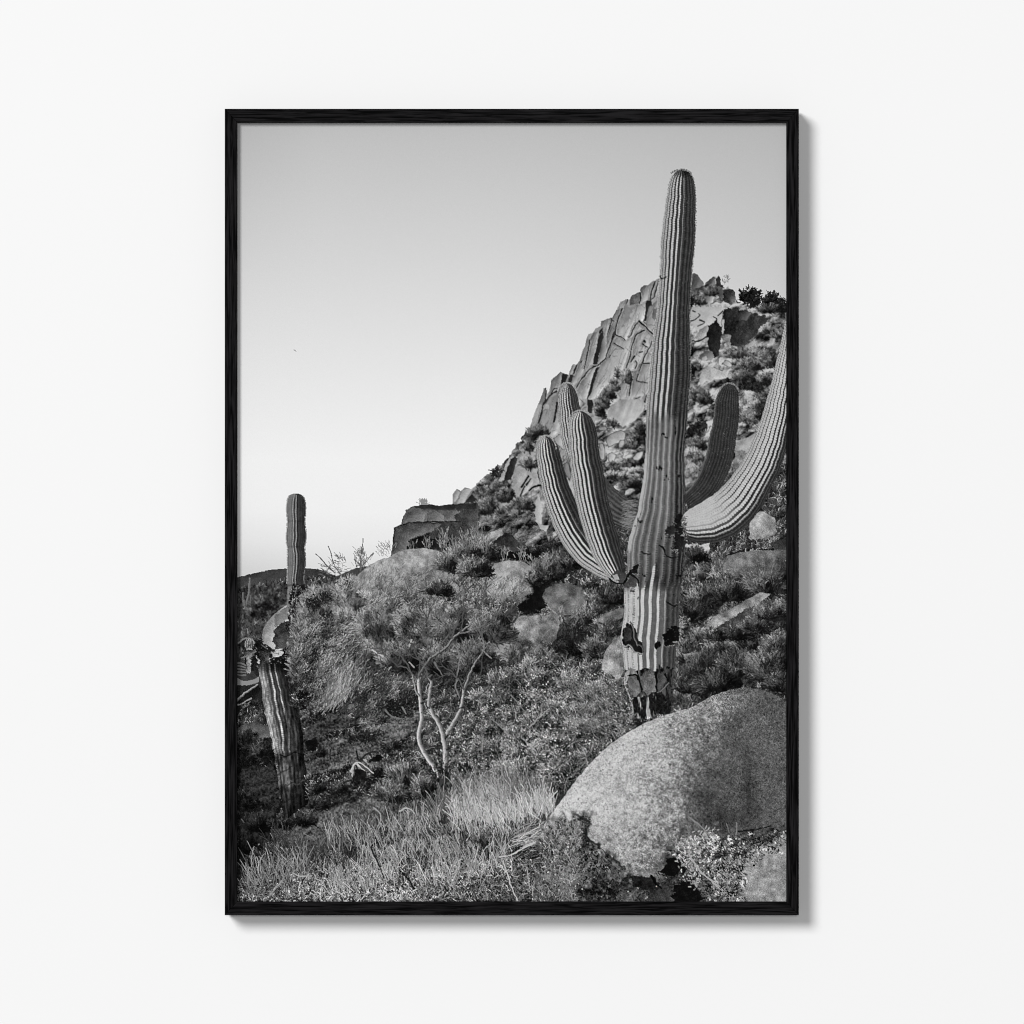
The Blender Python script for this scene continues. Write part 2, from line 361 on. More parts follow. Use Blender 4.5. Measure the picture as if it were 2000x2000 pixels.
# slabs, wedges of shade and cracks of the cliff
rock(z(8, 1480, 420, 1520, 340, 1640, 300, 1640, 400, 1600, 470, 1500, 480), 92, 20, sp=16)
rock(z(8, 1400, 560, 1480, 520, 1560, 500, 1500, 650, 1420, 760, 1380, 800), 128, 0, rough=5, sp=6)
rock(z(8, 1810, 560, 1870, 530, 1890, 620, 1850, 720, 1810, 690), 100, 26, rough=1.5)
for w in ((1100, 870, 1100, 960, 1060, 1130, 1010, 1350, 950, 1350, 975, 1200, 1010, 1100, 1020, 1000, 1050, 920),
          (1275, 850, 1275, 920, 1220, 1050, 1170, 1170, 1145, 1270, 1010, 1390, 1000, 1370, 1130, 1260, 1165, 1130, 1210, 1020, 1235, 910),
          (1050, 1380, 990, 1540, 930, 1750, 880, 1850, 865, 1850, 920, 1640, 960, 1480, 1000, 1400),
          (1720, 430, 1800, 420, 1810, 500, 1770, 500, 1740, 600, 1720, 720, 1690, 720, 1715, 600),
          (510, 1480, 590, 1500, 555, 1610, 480, 1680, 490, 1590), (620, 1500, 670, 1500, 640, 1620, 595, 1620),
          (1210, 770, 1195, 830, 1150, 950, 1165, 880, 1190, 780), (720, 1350, 730, 1362, 680, 1490, 655, 1490, 690, 1400),
          (1040, 870, 1090, 810, 1095, 870, 1050, 905), (870, 1860, 940, 1860, 960, 1932, 930, 2060, 880, 2060)):
    rock(z(8, *w), 36, 8, sp=6, rough=.6)
for w, r in (((910, 990, 880, 1150, 850, 1300, 820, 1420), 1.), ((1000, 1370, 930, 1400, 840, 1500, 760, 1600, 710, 1700), 1.1),
          ((1380, 540, 1330, 660, 1290, 800, 1280, 900, 1310, 930, 1370, 950, 1420, 1000), .9), ((1460, 405, 1440, 470), .9), ((1640, 310, 1640, 420, 1620, 470), 1.),
          ((1860, 140, 1820, 250, 1790, 370, 1790, 420), 1.2), ((1910, 120, 1870, 260, 1840, 370, 1800, 410), .9), ((1600, 740, 1540, 830, 1510, 920, 1470, 955), .8),
          ((1700, 850, 1620, 890, 1570, 940, 1520, 1080, 1490, 1240, 1430, 1400, 1400, 1480), .9), ((1620, 720, 1740, 830, 1830, 920), 1.7),
          ((1830, 930, 1800, 1050, 1770, 1110, 1720, 1200, 1670, 1320, 1620, 1440), 1.3), ((1560, 1230, 1500, 1320), 1.5), ((1570, 1300, 1590, 1340, 1570, 1400), .7),
          ((1490, 1440, 1510, 1560, 1500, 1650, 1480, 1800), 1.4), ((1680, 1340, 1790, 1330), .8), ((1610, 1490, 1580, 1580), .9), ((1590, 1590, 1750, 1620), .6),
          ((1570, 1840, 1640, 1830), .8), ((1270, 1700, 1280, 1740, 1320, 1745), .8), ((1740, 1790, 1700, 1920, 1690, 2000), 1.4), ((270, 1690, 275, 1770, 240, 1932), 1.1),
          ((470, 1700, 390, 1710, 340, 1780), .9), ((1690, 1010, 1720, 1030), 2.2), ((1670, 1050, 1740, 1100), 1.5), ((1620, 1180, 1680, 1165), .8), ((1260, 1040, 1400, 1130), .5),
          ((1215, 680, 1225, 720, 1200, 770), .8), ((1210, 1210, 1195, 1250), 1.2), ((780, 1320, 800, 1295), .9), ((1230, 700, 1260, 720), .6)):
    p_ = z(8, *w)
    line([(a_-2.6, b_+.5) for a_, b_ in p_], 92, r*2.4, r*1.6, .8, lab=HILL, al=.38)
    line([(a_+1.9, b_+.4) for a_, b_ in p_], 196, r*.9, r*.7, .8, lab=HILL, al=.5)
    line(p_, 22, r*.66, r*.34, .8, lab=HILL, al=.95)
for w, t in (((240, 1932, 330, 1800, 460, 1720), 40), ((1350, 40, 1320, 200, 1280, 350), 40), ((1550, 40, 1520, 220, 1500, 330), 30)):
    line(z(8 if w[1] > 1000 else 11, *w), t, 1.1, .9, .5, lab=HILL)
for w, t in (((1130, 1932, 1080, 1800, 1180, 1650, 1250, 1640, 1230, 1800, 1240, 1990), 88), ): pass
rock(z(12, 1270, 100, 1450, 0, 1750, 0, 1860, 60, 1800, 200, 1700, 330, 1480, 460, 1440, 420, 1210, 300), 168, 20, streak=-70, sp=7)
# lower left shoulder of the hill
rock(z(11, 30, 1500, 30, 1380, 100, 1300, 140, 1340, 100, 1450), 150, 40)
rock(z(11, 100, 1510, 170, 1320, 330, 1300, 260, 1380, 210, 1500), 165, 18)
rock(z(11, 205, 1500, 330, 1340, 480, 1315, 430, 1400, 380, 1500), 44, 10)
rock(z(11, 980, 800, 1100, 760, 1220, 760, 1260, 1000, 1290, 1230, 1200, 1290, 1010, 1420, 860, 1420, 900, 1200, 940, 950), 160, 20, streak=-55, sp=12)
rock(z(11, 905, 808, 820, 900, 760, 1050, 690, 1195, 775, 1195, 830, 960, 925, 830), 168, 14)
rock(z(11, 940, 830, 975, 860, 935, 1000, 890, 1165, 780, 1175, 820, 1000, 870, 880), 40, 8)
rock(z(11, 640, 1570, 700, 1480, 860, 1400, 960, 1370, 930, 1500, 800, 1540), 148, 26)
for w in ((1130, 1090, 1010, 1280, 1040, 1290, 1145, 1115), (1165, 1140, 1080, 1250, 1110, 1260, 1175, 1150)): rock(z(11, *w), 30, 5, rough=.5)
line(z(11, 1310, 1245, 1210, 1270, 1140, 1325), 25, 1.3, .8, lab=HILL); line(z(11, 1080, 1260, 990, 1440, 940, 1510), 50, .9, lab=HILL)
# blocks between the arms
for w, t in (((1210, 680, 1260, 570, 1400, 510, 1500, 520, 1545, 560, 1500, 700, 1350, 730, 1240, 800), 160), ((1090, 730, 1150, 720, 1200, 810, 1190, 980, 1110, 1000), 160),
             ((1240, 900, 1310, 860, 1380, 920, 1320, 1080, 1250, 1000), 186), ((1560, 1060, 1620, 960, 1700, 880, 1830, 840, 1800, 950, 1640, 1090), 186),
             ((1410, 820, 1430, 680, 1520, 650, 1500, 780), 170), ((1230, 410, 1340, 360, 1370, 430, 1260, 510), 160), ((1060, 460, 1200, 420, 1240, 510, 1100, 520), 145),
             ((340, 650, 420, 570, 500, 555, 560, 800, 500, 830, 420, 760), 176), ((490, 930, 560, 880, 590, 930, 510, 1030), 150), ((500, 1060, 580, 1000, 640, 1250, 600, 1350, 520, 1200), 120)):
    rock(z(12, *w), t, 26, edge=.55)
rock(z(11, 1230, 1480, 1290, 1380, 1310, 1480, 1325, 1700, 1310, 1960, 1230, 1960, 1210, 1650), 182, 24)
rock(z(3, 900, 345, 1000, 300, 1060, 310, 1100, 420, 1150, 500, 1060, 520, 960, 430), 140, 30, sp=22)
rock(z(3, 1095, 300, 1170, 330, 1205, 330, 1150, 500, 1100, 420), 172, 20)
# right side: pale outcrop, shaded wall, boulders
rock(z(9, 760, 760, 1000, 740, 1500, 900, 1550, 1000, 1300, 1250, 1150, 1400, 900, 1450, 900, 1300, 780, 1200, 760, 900), 46, 16, sp=13, rough=3, streak=-70)
rock(z(9, 480, 1060, 600, 1020, 640, 930, 720, 1080, 730, 1250, 680, 1600, 600, 1650, 500, 1500, 460, 1250), 32, 14, sp=10)
rock(z(9, 1080, 960, 1110, 880, 1200, 810, 1270, 830, 1240, 900, 1150, 980), 82, 26); rock(z(9, 205, 140, 240, 115, 300, 150, 340, 230, 410, 320, 330, 380, 200, 420), 96, 30, streak=-60)
rock(z(9, 430, 320, 520, 230, 600, 180, 620, 220, 540, 340), 74, 16); rock(z(9, 520, 330, 610, 230, 620, 320, 560, 370), 120, 20); rock(z(9, 620, 230, 670, 165, 700, 200, 725, 360, 640, 370), 40, 12)
rock(z(9, 780, 420, 860, 400, 940, 420, 970, 480, 990, 600, 900, 690, 740, 620, 760, 500), 62, 30, sp=16); rock(z(9, 620, 480, 700, 400, 780, 430, 740, 570, 690, 580), 78, 20)
rock(z(9, 440, 600, 480, 520, 560, 500, 600, 560, 560, 640, 480, 690), 150, 60); rock(z(9, 600, 560, 630, 520, 660, 550, 630, 600), 150, 40)
rock(z(9, 190, 740, 420, 720, 600, 718, 765, 740, 750, 800, 660, 890, 745, 850, 725, 1085, 690, 1060, 640, 930, 600, 1010, 520, 1065, 470, 1050, 400, 1130, 310, 1190, 200, 1030, 150, 985, 150, 900, 160, 830), 178, 16, sp=7)
rock(z(9, 330, 1150, 480, 1040, 500, 1100, 460, 1240, 330, 1330, 240, 1310, 300, 1230), 150, 34, sp=18); rock(z(9, 370, 1320, 500, 1270, 490, 1330, 390, 1345), 165, 20)
rock(z(9, 738, 960, 782, 960, 770, 1205, 735, 1215), 182, 8); rock(z(9, 720, 1250, 800, 1220, 915, 1222, 870, 1425, 815, 1400), 128, 30, sp=22)
for w, r in (((150, 990, 260, 950, 340, 880, 310, 850), 1.), ((210, 800, 260, 820), 1.2), ((330, 960, 420, 1010, 300, 1080), 1.3), ((750, 800, 660, 890), 1.), ((575, 905, 640, 940, 650, 1010), 1.1), ((460, 1260, 380, 1320, 280, 1350, 200, 1330), 2.)):
    line(z(9, *w), 34, r*.5, r*.25, .5, lab=HILL)
rock(z(9, 320, 1600, 420, 1530, 560, 1540, 600, 1620, 540, 1700, 420, 1700, 340, 1660), 110, 44); rock(z(9, 370, 1640, 450, 1610, 480, 1660, 430, 1710, 380, 1680), 172, 20)
rock(z(9, 738, 1760, 790, 1680, 870, 1700, 935, 1800, 900, 1830, 800, 1790), 172, 30, edge=.5); rock(z(9, 580, 1800, 640, 1770, 690, 1800, 650, 1850), 160, 30)
rock(z(10, 330, 270, 340, 130, 400, 10, 520, -40, 640, 10, 780, 60, 860, 150, 780, 190, 620, 190, 560, 230, 440, 220), 176, 18, sp=16); rock(z(10, 830, 140, 920, 90, 1020, 30, 1080, 60, 1000, 140, 880, 190), 168, 16, sp=15)
rock(z(9, 985, 1525, 1200, 1400, 1340, 1290, 1320, 1370, 1230, 1510, 1100, 1530), 166, 16); rock(z(9, 1250, 1540, 1290, 1450, 1430, 1365, 1455, 1460, 1390, 1510), 170, 26); rock(z(9, 1570, 1390, 1610, 1290, 1700, 1290, 1690, 1370, 1610, 1420), 168, 24)
rock(z(10, 390, 700, 480, 630, 600, 560, 600, 620, 480, 710, 410, 730), 172, 14); rock(z(10, 1290, 720, 1320, 690, 1440, 670, 1450, 710, 1340, 750), 160, 14); rock(z(10, 190, 440, 210, 370, 290, 350, 320, 390, 230, 430), 160, 24)
rock(z(10, 980, 1330, 1020, 1310, 1200, 1225, 1400, 1120, 1480, 1000, 1500, 1300, 1300, 1700, 1100, 1800, 960, 1700), 172, 24, sp=12, rough=.8)
rock(z(10, 960, 1500, 1100, 1480, 1230, 1500, 1200, 1700, 1000, 1932, 900, 1932), 122, 10, sp=24, rough=5)
for w in ((1200, 330, 1500, 250, 1680, 260, 1640, 310, 1400, 370, 1230, 400), (140, 1020, 300, 980, 480, 1000, 460, 1080, 300, 1150, 140, 1150)): rock(z(10, *w), 26, 6, rough=4, sp=12)
# bushes that grow on the hill
HB = np.full_like(C, 92.)
for k, (x, y, rx, ry, t) in enumerate(((1198, 752, 8, 12, 84), (1190, 768, 9, 12, 80), (1178, 783, 9, 14, 86), (1205, 728, 4, 10, 92), (1170, 800, 8, 14, 66), (1038, 850, 9, 14, 62), (1056, 842, 12, 9, 66), (1030, 872, 8, 10, 70), (968, 925, 9, 9, 44), (1222, 735, 8, 14, 110),
         (975, 950, 12, 8, 66), (945, 965, 18, 12, 70), (950, 990, 22, 16, 82), (985, 968, 18, 14, 70), (990, 1005, 22, 14, 88), (1020, 985, 20, 12, 84), (1015, 1008, 20, 9, 70), (960, 1025, 20, 14, 80), (1030, 905, 14, 10, 100),
         (1243, 853, 16, 13, 62), (1232, 870, 12, 8, 80), (1252, 838, 10, 10, 50), (1195, 827, 8, 6, 70), (1190, 915, 16, 9, 72), (1225, 905, 16, 7, 90), (1230, 945, 20, 9, 66), (1200, 930, 20, 8, 128), (1245, 925, 12, 9, 130),
         (1462, 582, 19, 14, 26), (1475, 588, 10, 10, 28), (1508, 590, 17, 14, 34), (1530, 600, 8, 16, 30), (1500, 604, 20, 7, 60), (1355, 578, 9, 10, 50), (1366, 588, 9, 8, 84), (1350, 592, 8, 6, 28), (1385, 570, 12, 8, 62), (1500, 645, 10, 8, 92), (1520, 655, 12, 7, 76),
         (1440, 690, 24, 10, 76), (1480, 688, 22, 9, 84), (1465, 712, 20, 12, 84), (1500, 705, 18, 12, 78), (1450, 735, 18, 10, 76), (1362, 770, 15, 14, 84), (1375, 778, 12, 12, 72), (1490, 770, 16, 12, 84), (1470, 758, 20, 6, 40), (1495, 740, 14, 8, 100), (1480, 790, 20, 12, 112), (1465, 812, 24, 10, 100),
         (1360, 868, 16, 12, 74), (1362, 840, 14, 10, 44), (1355, 890, 16, 14, 124), (1425, 925, 12, 18, 104), (1370, 920, 14, 14, 104), (1462, 822, 14, 6, 100))):
    th = np.linspace(0, 6.28, 14, endpoint=False)
    S, m = poly([(x+rx*1.15*np.cos(q), y+ry*1.15*np.sin(q)) for q in th], 5, 8, k)
    HB[:] = t if t < 50 else t*.8+28
    if t < 50 and y < 940:
        x0, y0 = inside(S, m, int(m.sum()*.16)); strokes(x0, y0, rng.normal(75, 45, len(x0)), 6*(.5+rng.random(len(x0))), t*np.exp(rng.normal(0, .3, len(x0))), 20, 2)
        S, m = poly([(x+rx*.8*np.cos(q), y+ry*.8*np.sin(q)) for q in th], 4, 6, k+3); scrub(S, m, HB, int(m.sum()*.3), 5, 80, 45, .3, .7, dark=.2, clump=7)
    else: bush(x, y, rx*1.05, ry*1.05, (t*.85+22)*1.05, L=6, con=.2, soft=.5, dens=1.3)
S, m = hillS, hillm
put(S, m, .45*C[S]+.55*box(C[S], 1), HILL)
x = 1410+rng.random(26)*14; strokes(x, 556-rng.random(26)*17, rng.normal(70, 40, 26), 5, 130, 20)
# ---- middle distance: mesa rock, domes, dark gaps
MESA = 5
def scrubp(pts, tone, dens, L, ang, spread, con=.4, under=.5, rough=4, seed=0, **kw):
    S, m = poly(pts, rough, 12, seed)
    Tm = kw.pop('T', None)
    if Tm is None: Tm = np.full_like(C, tone)
    scrub(S, m, Tm, int(m.sum()*dens), L, ang, spread, con, under, seed=seed, **kw)
    return S, m
# brush over the whole middle ground, its mean tone modelled by soft patches
T = np.full_like(C, 72.)
for b in ((1180, 1200, 60, 60, 78), (1430, 1130, 120, 60, 80), (1400, 1320, 120, 60, 58), (1500, 1270, 60, 70, 66), (1350, 1130, 40, 60, 46), (1360, 1260, 40, 30, 74), (1250, 1300, 60, 40, 62),
          (1090, 1230, 50, 40, 72), (1110, 1260, 30, 24, 40), (1130, 1190, 50, 26, 86), (1090, 1170, 60, 20, 60), (1160, 1165, 40, 14, 34), (1010, 1180, 30, 16, 24), (1060, 1160, 16, 34, 16),
          (960, 1080, 40, 14, 18), (1050, 1085, 40, 12, 22), (1110, 1110, 40, 16, 50), (1130, 1330, 110, 60, 92), (1050, 1400, 90, 60, 92), (1000, 1290, 40, 26, 60), (970, 1390, 30, 60, 56), (1150, 1440, 60, 40, 84),
          (900, 1250, 80, 50, 76), (780, 1140, 110, 60, 104), (880, 1110, 50, 40, 92), (760, 1220, 110, 40, 86), (640, 1190, 50, 60, 58), (600, 1240, 30, 60, 62), (690, 1290, 90, 40, 82), (870, 1180, 70, 40, 84),
          (1420, 1050, 60, 30, 62), (1420, 1020, 40, 30, 90)):
    blob(T, b[0], b[1], b[2], b[3], b[4])
T *= 1.12
S, m = poly([(1335, 985), (1400, 965), (1545, 900), (1545, 1400), (1300, 1420), (1060, 1500), (900, 1500), (600, 1500), (560, 1250), (600, 1130), (720, 1130), (860, 1060), (1060, 1060), (1180, 1000), (1240, 1000)], 4, 20)
scrub(S, m, T*1.1, 56000, 7, 75, 42, .3, .6, dark=.2, clump=18, lab=0)
Sq = sub(880, 990, 1080, 1080)
rubble([(880, 1030), (940, 1020), (1040, 1000), (1075, 1060), (1000, 1075), (930, 1060)], 15, 90, .8, 52, lab=HILL)
# mesa
rock(z(2, 1175, 570, 1200, 350, 1250, 325, 1290, 220, 1340, 185, 1420, 175, 1560, 182, 1700, 165, 1815, 160, 1834, 185, 1832, 560), 58, 34, MESA, sp=13, rough=1.5, rs=10, lx=-.9, ly=-.3, sizes=(4, 10, 20))
rock(z(2, 1255, 325, 1290, 222, 1345, 190, 1410, 205, 1560, 215, 1700, 220, 1640, 270, 1660, 300, 1400, 312, 1330, 305), 100, 22, MESA, sp=13, rough=2)
rock(z(2, 1178, 560, 1203, 355, 1250, 330, 1400, 318, 1560, 322, 1480, 380, 1330, 430, 1290, 520), 84, 24, MESA, sp=13, rough=2)
rock(z(2, 1300, 500, 1330, 440, 1440, 405, 1520, 430, 1540, 520, 1400, 515), 24, 8, MESA, sp=7, rough=6); rock(z(2, 1540, 400, 1640, 420, 1660, 560, 1560, 560), 34, 8, MESA, sp=8, rough=5)
rock(z(2, 1345, 190, 1420, 178, 1560, 186, 1700, 172, 1812, 163, 1815, 205, 1560, 212, 1420, 205), 42, 6, MESA, sp=6)
for w, t in (((1350, 240, 1400, 215, 1440, 240, 1420, 300, 1345, 300), 112), ((1440, 240, 1500, 222, 1560, 250, 1580, 300, 1450, 305), 104), ((1560, 235, 1640, 225, 1660, 262, 1600, 290), 96), ((1270, 300, 1300, 230, 1350, 220, 1340, 300), 90)):
    rock(z(2, *w), t, 30, MESA, sp=13, rough=2, sizes=(2, 5), seed=int(t))
line(z(2, 1340, 309, 1480, 306, 1700, 302), 26, .9, .4, 1.2, lab=MESA, al=.85); line(z(2, 1420, 207, 1560, 213, 1700, 216), 60, .6, .4, 1., lab=MESA, al=.7)
x = 828+rng.normal(0, 4, 40); strokes(x, 986+0*x, rng.normal(90, 28, 40), 8+5*rng.random(40), 140, 10)
# domes below it
rock(z(2, 890, 740, 940, 690, 1000, 640, 1075, 600, 1150, 575, 1230, 530, 1300, 515, 1420, 505, 1520, 520, 1600, 570, 1640, 640, 1560, 800, 1200, 900, 860, 900), 128, 26, MESA, sp=16, rough=1)
rock(z(3, 690, 540, 790, 450, 880, 385, 960, 430, 1000, 500, 985, 540, 900, 520, 790, 560), 48, 14, MESA, sp=10); rock(z(3, 760, 570, 900, 528, 1000, 525, 1180, 540, 1300, 560, 1200, 620, 1060, 600, 900, 590, 770, 610), 13, 3, 0, sp=5, rough=4)
rock(z(3, 740, 665, 800, 622, 900, 596, 1000, 605, 1085, 650, 1130, 720, 1160, 800, 1100, 900, 900, 900, 740, 800), 140, 30, 0, sp=18, rough=1)
rock(z(3, 1050, 700, 1130, 705, 1200, 780, 1150, 860, 1180, 960, 940, 1010, 960, 940, 1080, 830), 14, 4, 0, sp=5, rough=5)
rock(z(3, 1150, 870, 1180, 810, 1250, 775, 1350, 763, 1440, 805, 1490, 900, 1380, 1010, 1300, 1010, 1220, 960), 88, 34, 0, sp=17); rock(z(3, 1200, 830, 1300, 820, 1290, 880, 1220, 900), 26, 5, 0, rough=5)
rock(z(3, 1480, 800, 1560, 780, 1770, 880, 1770, 930, 1560, 990, 1500, 900), 28, 8, 0, sp=8, rough=6)
rock(z(3, 380, 830, 420, 775, 500, 770, 570, 800, 560, 900, 400, 900), 120, 20, 0, sp=20, rough=3)
rock(z(3, 400, 760, 480, 715, 570, 740, 590, 790, 440, 770), 30, 5, 0, rough=5)
rock(z(3, 790, 1130, 880, 1050, 1000, 1020, 1260, 1000, 1290, 1060, 1150, 1150, 1000, 1130, 900, 1200, 860, 1330, 740, 1260), 116, 24, 0, sp=24, rough=3)
rock(z(3, 750, 1230, 800, 1170, 900, 1170, 880, 1300, 800, 1320), 146, 16, 0, sp=22, rough=4)
rock(z(4, 520, 1400, 540, 1300, 600, 1210, 680, 1150, 700, 1430, 640, 1500), 128, 30, 0, sp=26)
rock(z(4, 470, 1050, 560, 990, 690, 960, 690, 1010, 620, 1070), 100, 14, 0, sp=22, rough=3)
# right of the saguaro
rock(z(4, 1430, 600, 1480, 560, 1560, 538, 1700, 518, 1930, 522, 1930, 660, 1800, 690, 1600, 680, 1440, 660), 92, 26, 0, sp=18, rough=1.5)
rock(z(4, 1640, 320, 1680, 240, 1740, 225, 1830, 280, 1840, 390, 1760, 430, 1640, 440), 138, 20, 0, sp=24, rough=2); rock(z(4, 1150, 470, 1340, 475, 1330, 540, 1240, 560, 1160, 540), 190, 10, 0, sp=14, rough=2)
rock(z(4, 1440, 560, 1560, 520, 1820, 500, 1830, 540, 1560, 545, 1460, 590), 24, 4, 0, sp=6, rough=2)
rock(z(4, 1780, 470, 1930, 425, 1930, 520, 1840, 510), 58, 12, 0, sp=10)
rock(z(4, 1305, 1140, 1340, 1040, 1400, 1000, 1500, 965, 1600, 900, 1720, 838, 1800, 850, 1700, 920, 1560, 1010, 1430, 1110, 1350, 1160), 132, 30, 0, sp=20, rough=1.5, edge=.2)
rock(z(4, 1440, 1100, 1560, 1020, 1700, 1000, 1760, 1090, 1640, 1150), 40, 8, 0, sp=14, rough=6); rock(z(4, 1130, 1300, 1280, 1290, 1240, 1340, 1150, 1350), 104, 10, 0, sp=20, rough=3)
rock(z(4, 1305, 1145, 1340, 1045, 1400, 1005, 1490, 975, 1440, 1060, 1360, 1150), 158, 18, 0, sp=22, rough=1.5)
line(z(4, 1360, 1130, 1460, 1030, 1620, 920, 1740, 850), 150, 1.2, 1., 1.); line(z(4, 1420, 1130, 1540, 1030, 1700, 940), 50, 1., .8, 1.)
# shrubs one by one, far to near
BUSHES = [(945, 1075, 26, 14, 70), (905, 1085, 30, 16, 84), (1080, 1100, 26, 18, 66), (1110, 1095, 24, 16, 60), (1055, 1120, 20, 18, 60), (1075, 1118, 22, 18, 52), (1345, 1105, 24, 26, 46), (1372, 1125, 30, 26, 70), (1400, 1108, 26, 22, 60), (1358, 1085, 20, 14, 40),
          (1425, 1128, 34, 26, 76), (1468, 1112, 34, 26, 100), (1510, 1108, 28, 22, 92), (1495, 1140, 40, 20, 74), (1345, 1150, 20, 24, 62), (1375, 1165, 30, 20, 70), (1420, 1160, 34, 16, 58), (1130, 1170, 24, 18, 82), (1160, 1175, 22, 20, 78), (1195, 1165, 20, 16, 40), (1012, 1185, 20, 16, 60), (1345, 1195, 26, 20, 46), (1335, 1228, 14, 22, 92),
          (1100, 1195, 30, 18, 84), (1150, 1205, 28, 20, 84), (1060, 1225, 28, 20, 64), (1105, 1235, 34, 20, 60), (1185, 1225, 24, 18, 66), (1120, 1262, 30, 18, 36), (1075, 1258, 26, 18, 52), (1025, 1245, 22, 16, 74), (1440, 1205, 30, 20, 44), (1480, 1215, 40, 24, 78), (1525, 1200, 22, 24, 74), (1370, 1250, 26, 18, 84),
          (1170, 1268, 30, 18, 66), (1340, 1275, 24, 22, 66), (1415, 1262, 34, 24, 66), (1465, 1255, 34, 24, 74), (1515, 1262, 28, 28, 68), (1385, 1300, 36, 24, 50), (1440, 1300, 36, 24, 54), (1495, 1305, 40, 26, 62), (1345, 1330, 30, 26, 46), (1400, 1335, 36, 18, 42), (1520, 1335, 24, 18, 46), (1010, 1285, 26, 18, 62), (1060, 1290, 30, 18, 66)]
for b in BUSHES: bush(*b[:4], b[4]*1.14+4)
fade(z(3, 790, 1130, 880, 1050, 1000, 1020, 1260, 1000, 1290, 1060, 1260, 1200, 1000, 1330, 860, 1330, 740, 1260), 124, 1212, 1290, 26, 3, 20)
fade(z(4, 1430, 600, 1480, 560, 1560, 538, 1700, 518, 1930, 522, 1930, 700, 1800, 740, 1600, 740, 1440, 680), 100, 1090, 1135, 26, 5, 16)
fade(z(3, 1150, 870, 1180, 810, 1250, 775, 1350, 763, 1440, 805, 1490, 900, 1380, 1010, 1300, 1010, 1220, 960), 92, 1180, 1215, 34, 6, 15)
fade(z(4, 1305, 1150, 1340, 1045, 1400, 1003, 1490, 970, 1600, 900, 1720, 838, 1800, 850, 1700, 930, 1640, 1030, 1530, 1130, 1420, 1170), 140, 1205, 1262, 34, 7, 16, wob=34)
rock(z(4, 1345, 1160, 1450, 1060, 1590, 975, 1680, 925, 1650, 1020, 1530, 1110, 1420, 1165), 72, 16, 0, sp=16, rough=3)
for b in ((1440, 1238, 26, 14, 60), (1475, 1222, 26, 16, 72), (1395, 1240, 20, 12, 66), (1500, 1195, 24, 16, 76)): bush(*b)
fade(z(4, 1640, 320, 1680, 240, 1740, 225, 1830, 280, 1840, 400, 1760, 440, 1640, 440), 142, 1040, 1062, 24, 8, 18)
fade(z(4, 520, 1420, 540, 1300, 600, 1210, 680, 1150, 700, 1430, 640, 1500), 132, 1300, 1330, 34, 9, 22)
fade(z(4, 1130, 1300, 1280, 1290, 1260, 1350, 1150, 1360), 104, 1278, 1292, 10, 4, 16)
fade(z(4, 470, 1060, 560, 990, 690, 960, 690, 1020, 620, 1080), 104, 1200, 1222, 14, 2, 16)
# light upright shoots against the dark of the mesa
for cx, by, n, h in ((866, 1072, 60, 46), (834, 1070, 16, 20), (885, 1078, 30, 34), (905, 1072, 50, 40), (922, 1070, 50, 42), (945, 1075, 40, 38), (985, 1090, 24, 22), (1018, 1090, 30, 22), (1040, 1110, 40, 26), (1065, 1108, 40, 26), (803, 1070, 10, 12), (935, 1060, 30, 46)):
    x = cx+rng.normal(0, 5, n); y = by-rng.random(n)*h*.8
    strokes(x, y, rng.normal(88, 28, n), 5+6*rng.random(n), 112+30*rng.standard_normal(n), 10)
    strokes(np.array([cx, cx-3., cx+4.]), np.array([by+4.]*3), [91, 98, 82], [h, h*.7, h*.75], 118, 6)
# ---- scrub on the left, behind the palo verde
for cx, by, n, h, lean, t in ((665, 1118, 46, 44, 128, 105), (705, 1110, 100, 46, 90, 120), (752, 1090, 40, 36, 100, 140), (640, 1125, 30, 28, 140, 95)):
    for k in range(n):
        x0 = cx+rng.normal(0, 7); y0 = by-rng.random()*h*.7
        strokes(np.array([x0]), np.array([y0]), rng.normal(lean, 34), 5+9*rng.random(), t+20*rng.standard_normal(), 20)
line(z(2, 750, 690, 690, 640, 650, 590, 605, 545), 92, .8, .4); line(z(2, 790, 700, 740, 620, 720, 540, 700, 490), 100, .7, .4); line(z(2, 945, 680, 945, 600, 955, 520, 962, 435), 90, .9, .4); line(z(2, 900, 590, 930, 620, 950, 660), 95, .7, .4); line(z(2, 1040, 540, 1000, 590, 960, 640), 95, .7, .4)
# ---- the great saguaro
SAG = 1
def shadeflat(base, amp=14, dots=26):
    def g(u, v, px, py, fr, tooth):
        crest = np.exp(-((fr-.42)/.09)**2)
        return base+amp*np.cos(2*np.pi*(fr-.2))-crest*dots*(tooth > .55)+14*(.5-v)
    return g
def darkarm(tone, u, v, px, py, fr, tooth):
    e = sst(v, .10, .0)
    return 50+15*np.cos(2*np.pi*(fr-.3))*(.6+.4*sst(u, 60, 10))+16*np.exp(-((fr-.4)/.1)**2)*(tooth-.3)+46*e+8*vn(px, py, 14, 91)
# arm behind on the left
a, b = spine([(1108, 749, 1), (1108, 755, 10), (1109, 770, 17), (1112, 800, 21), (1119, 850, 23), (1134, 900, 25), (1160, 950, 28), (1190, 985, 31), (1225, 1006, 30), (1255, 1012, 24)])
def armc(tone, u, v, px, py, fr, tooth):
    k = sst(py, 880, 925)
    return tone*(1-k)+k*(72+20*np.cos(2*np.pi*(fr-.3))*sst(py, 930, 1000)+10*(.5-v)-24*sst(v, .3, .0)+10*vn(px, py, 5, 17))
tube(a, b, ribs(11, .3, 196, 168, 46, 58, .62, shade=armc, tk=.8), SAG)
xs = 1226+rng.random(120)*22; ys = 975+rng.random(120)*55
strokes(xs, ys, rng.normal(195, 14, 120), 9+10*rng.random(120), 120+50*rng.random(120), 0, al=.6, lab=SAG, mask=(XX+YY*.6 > 1225+985*.6-14))
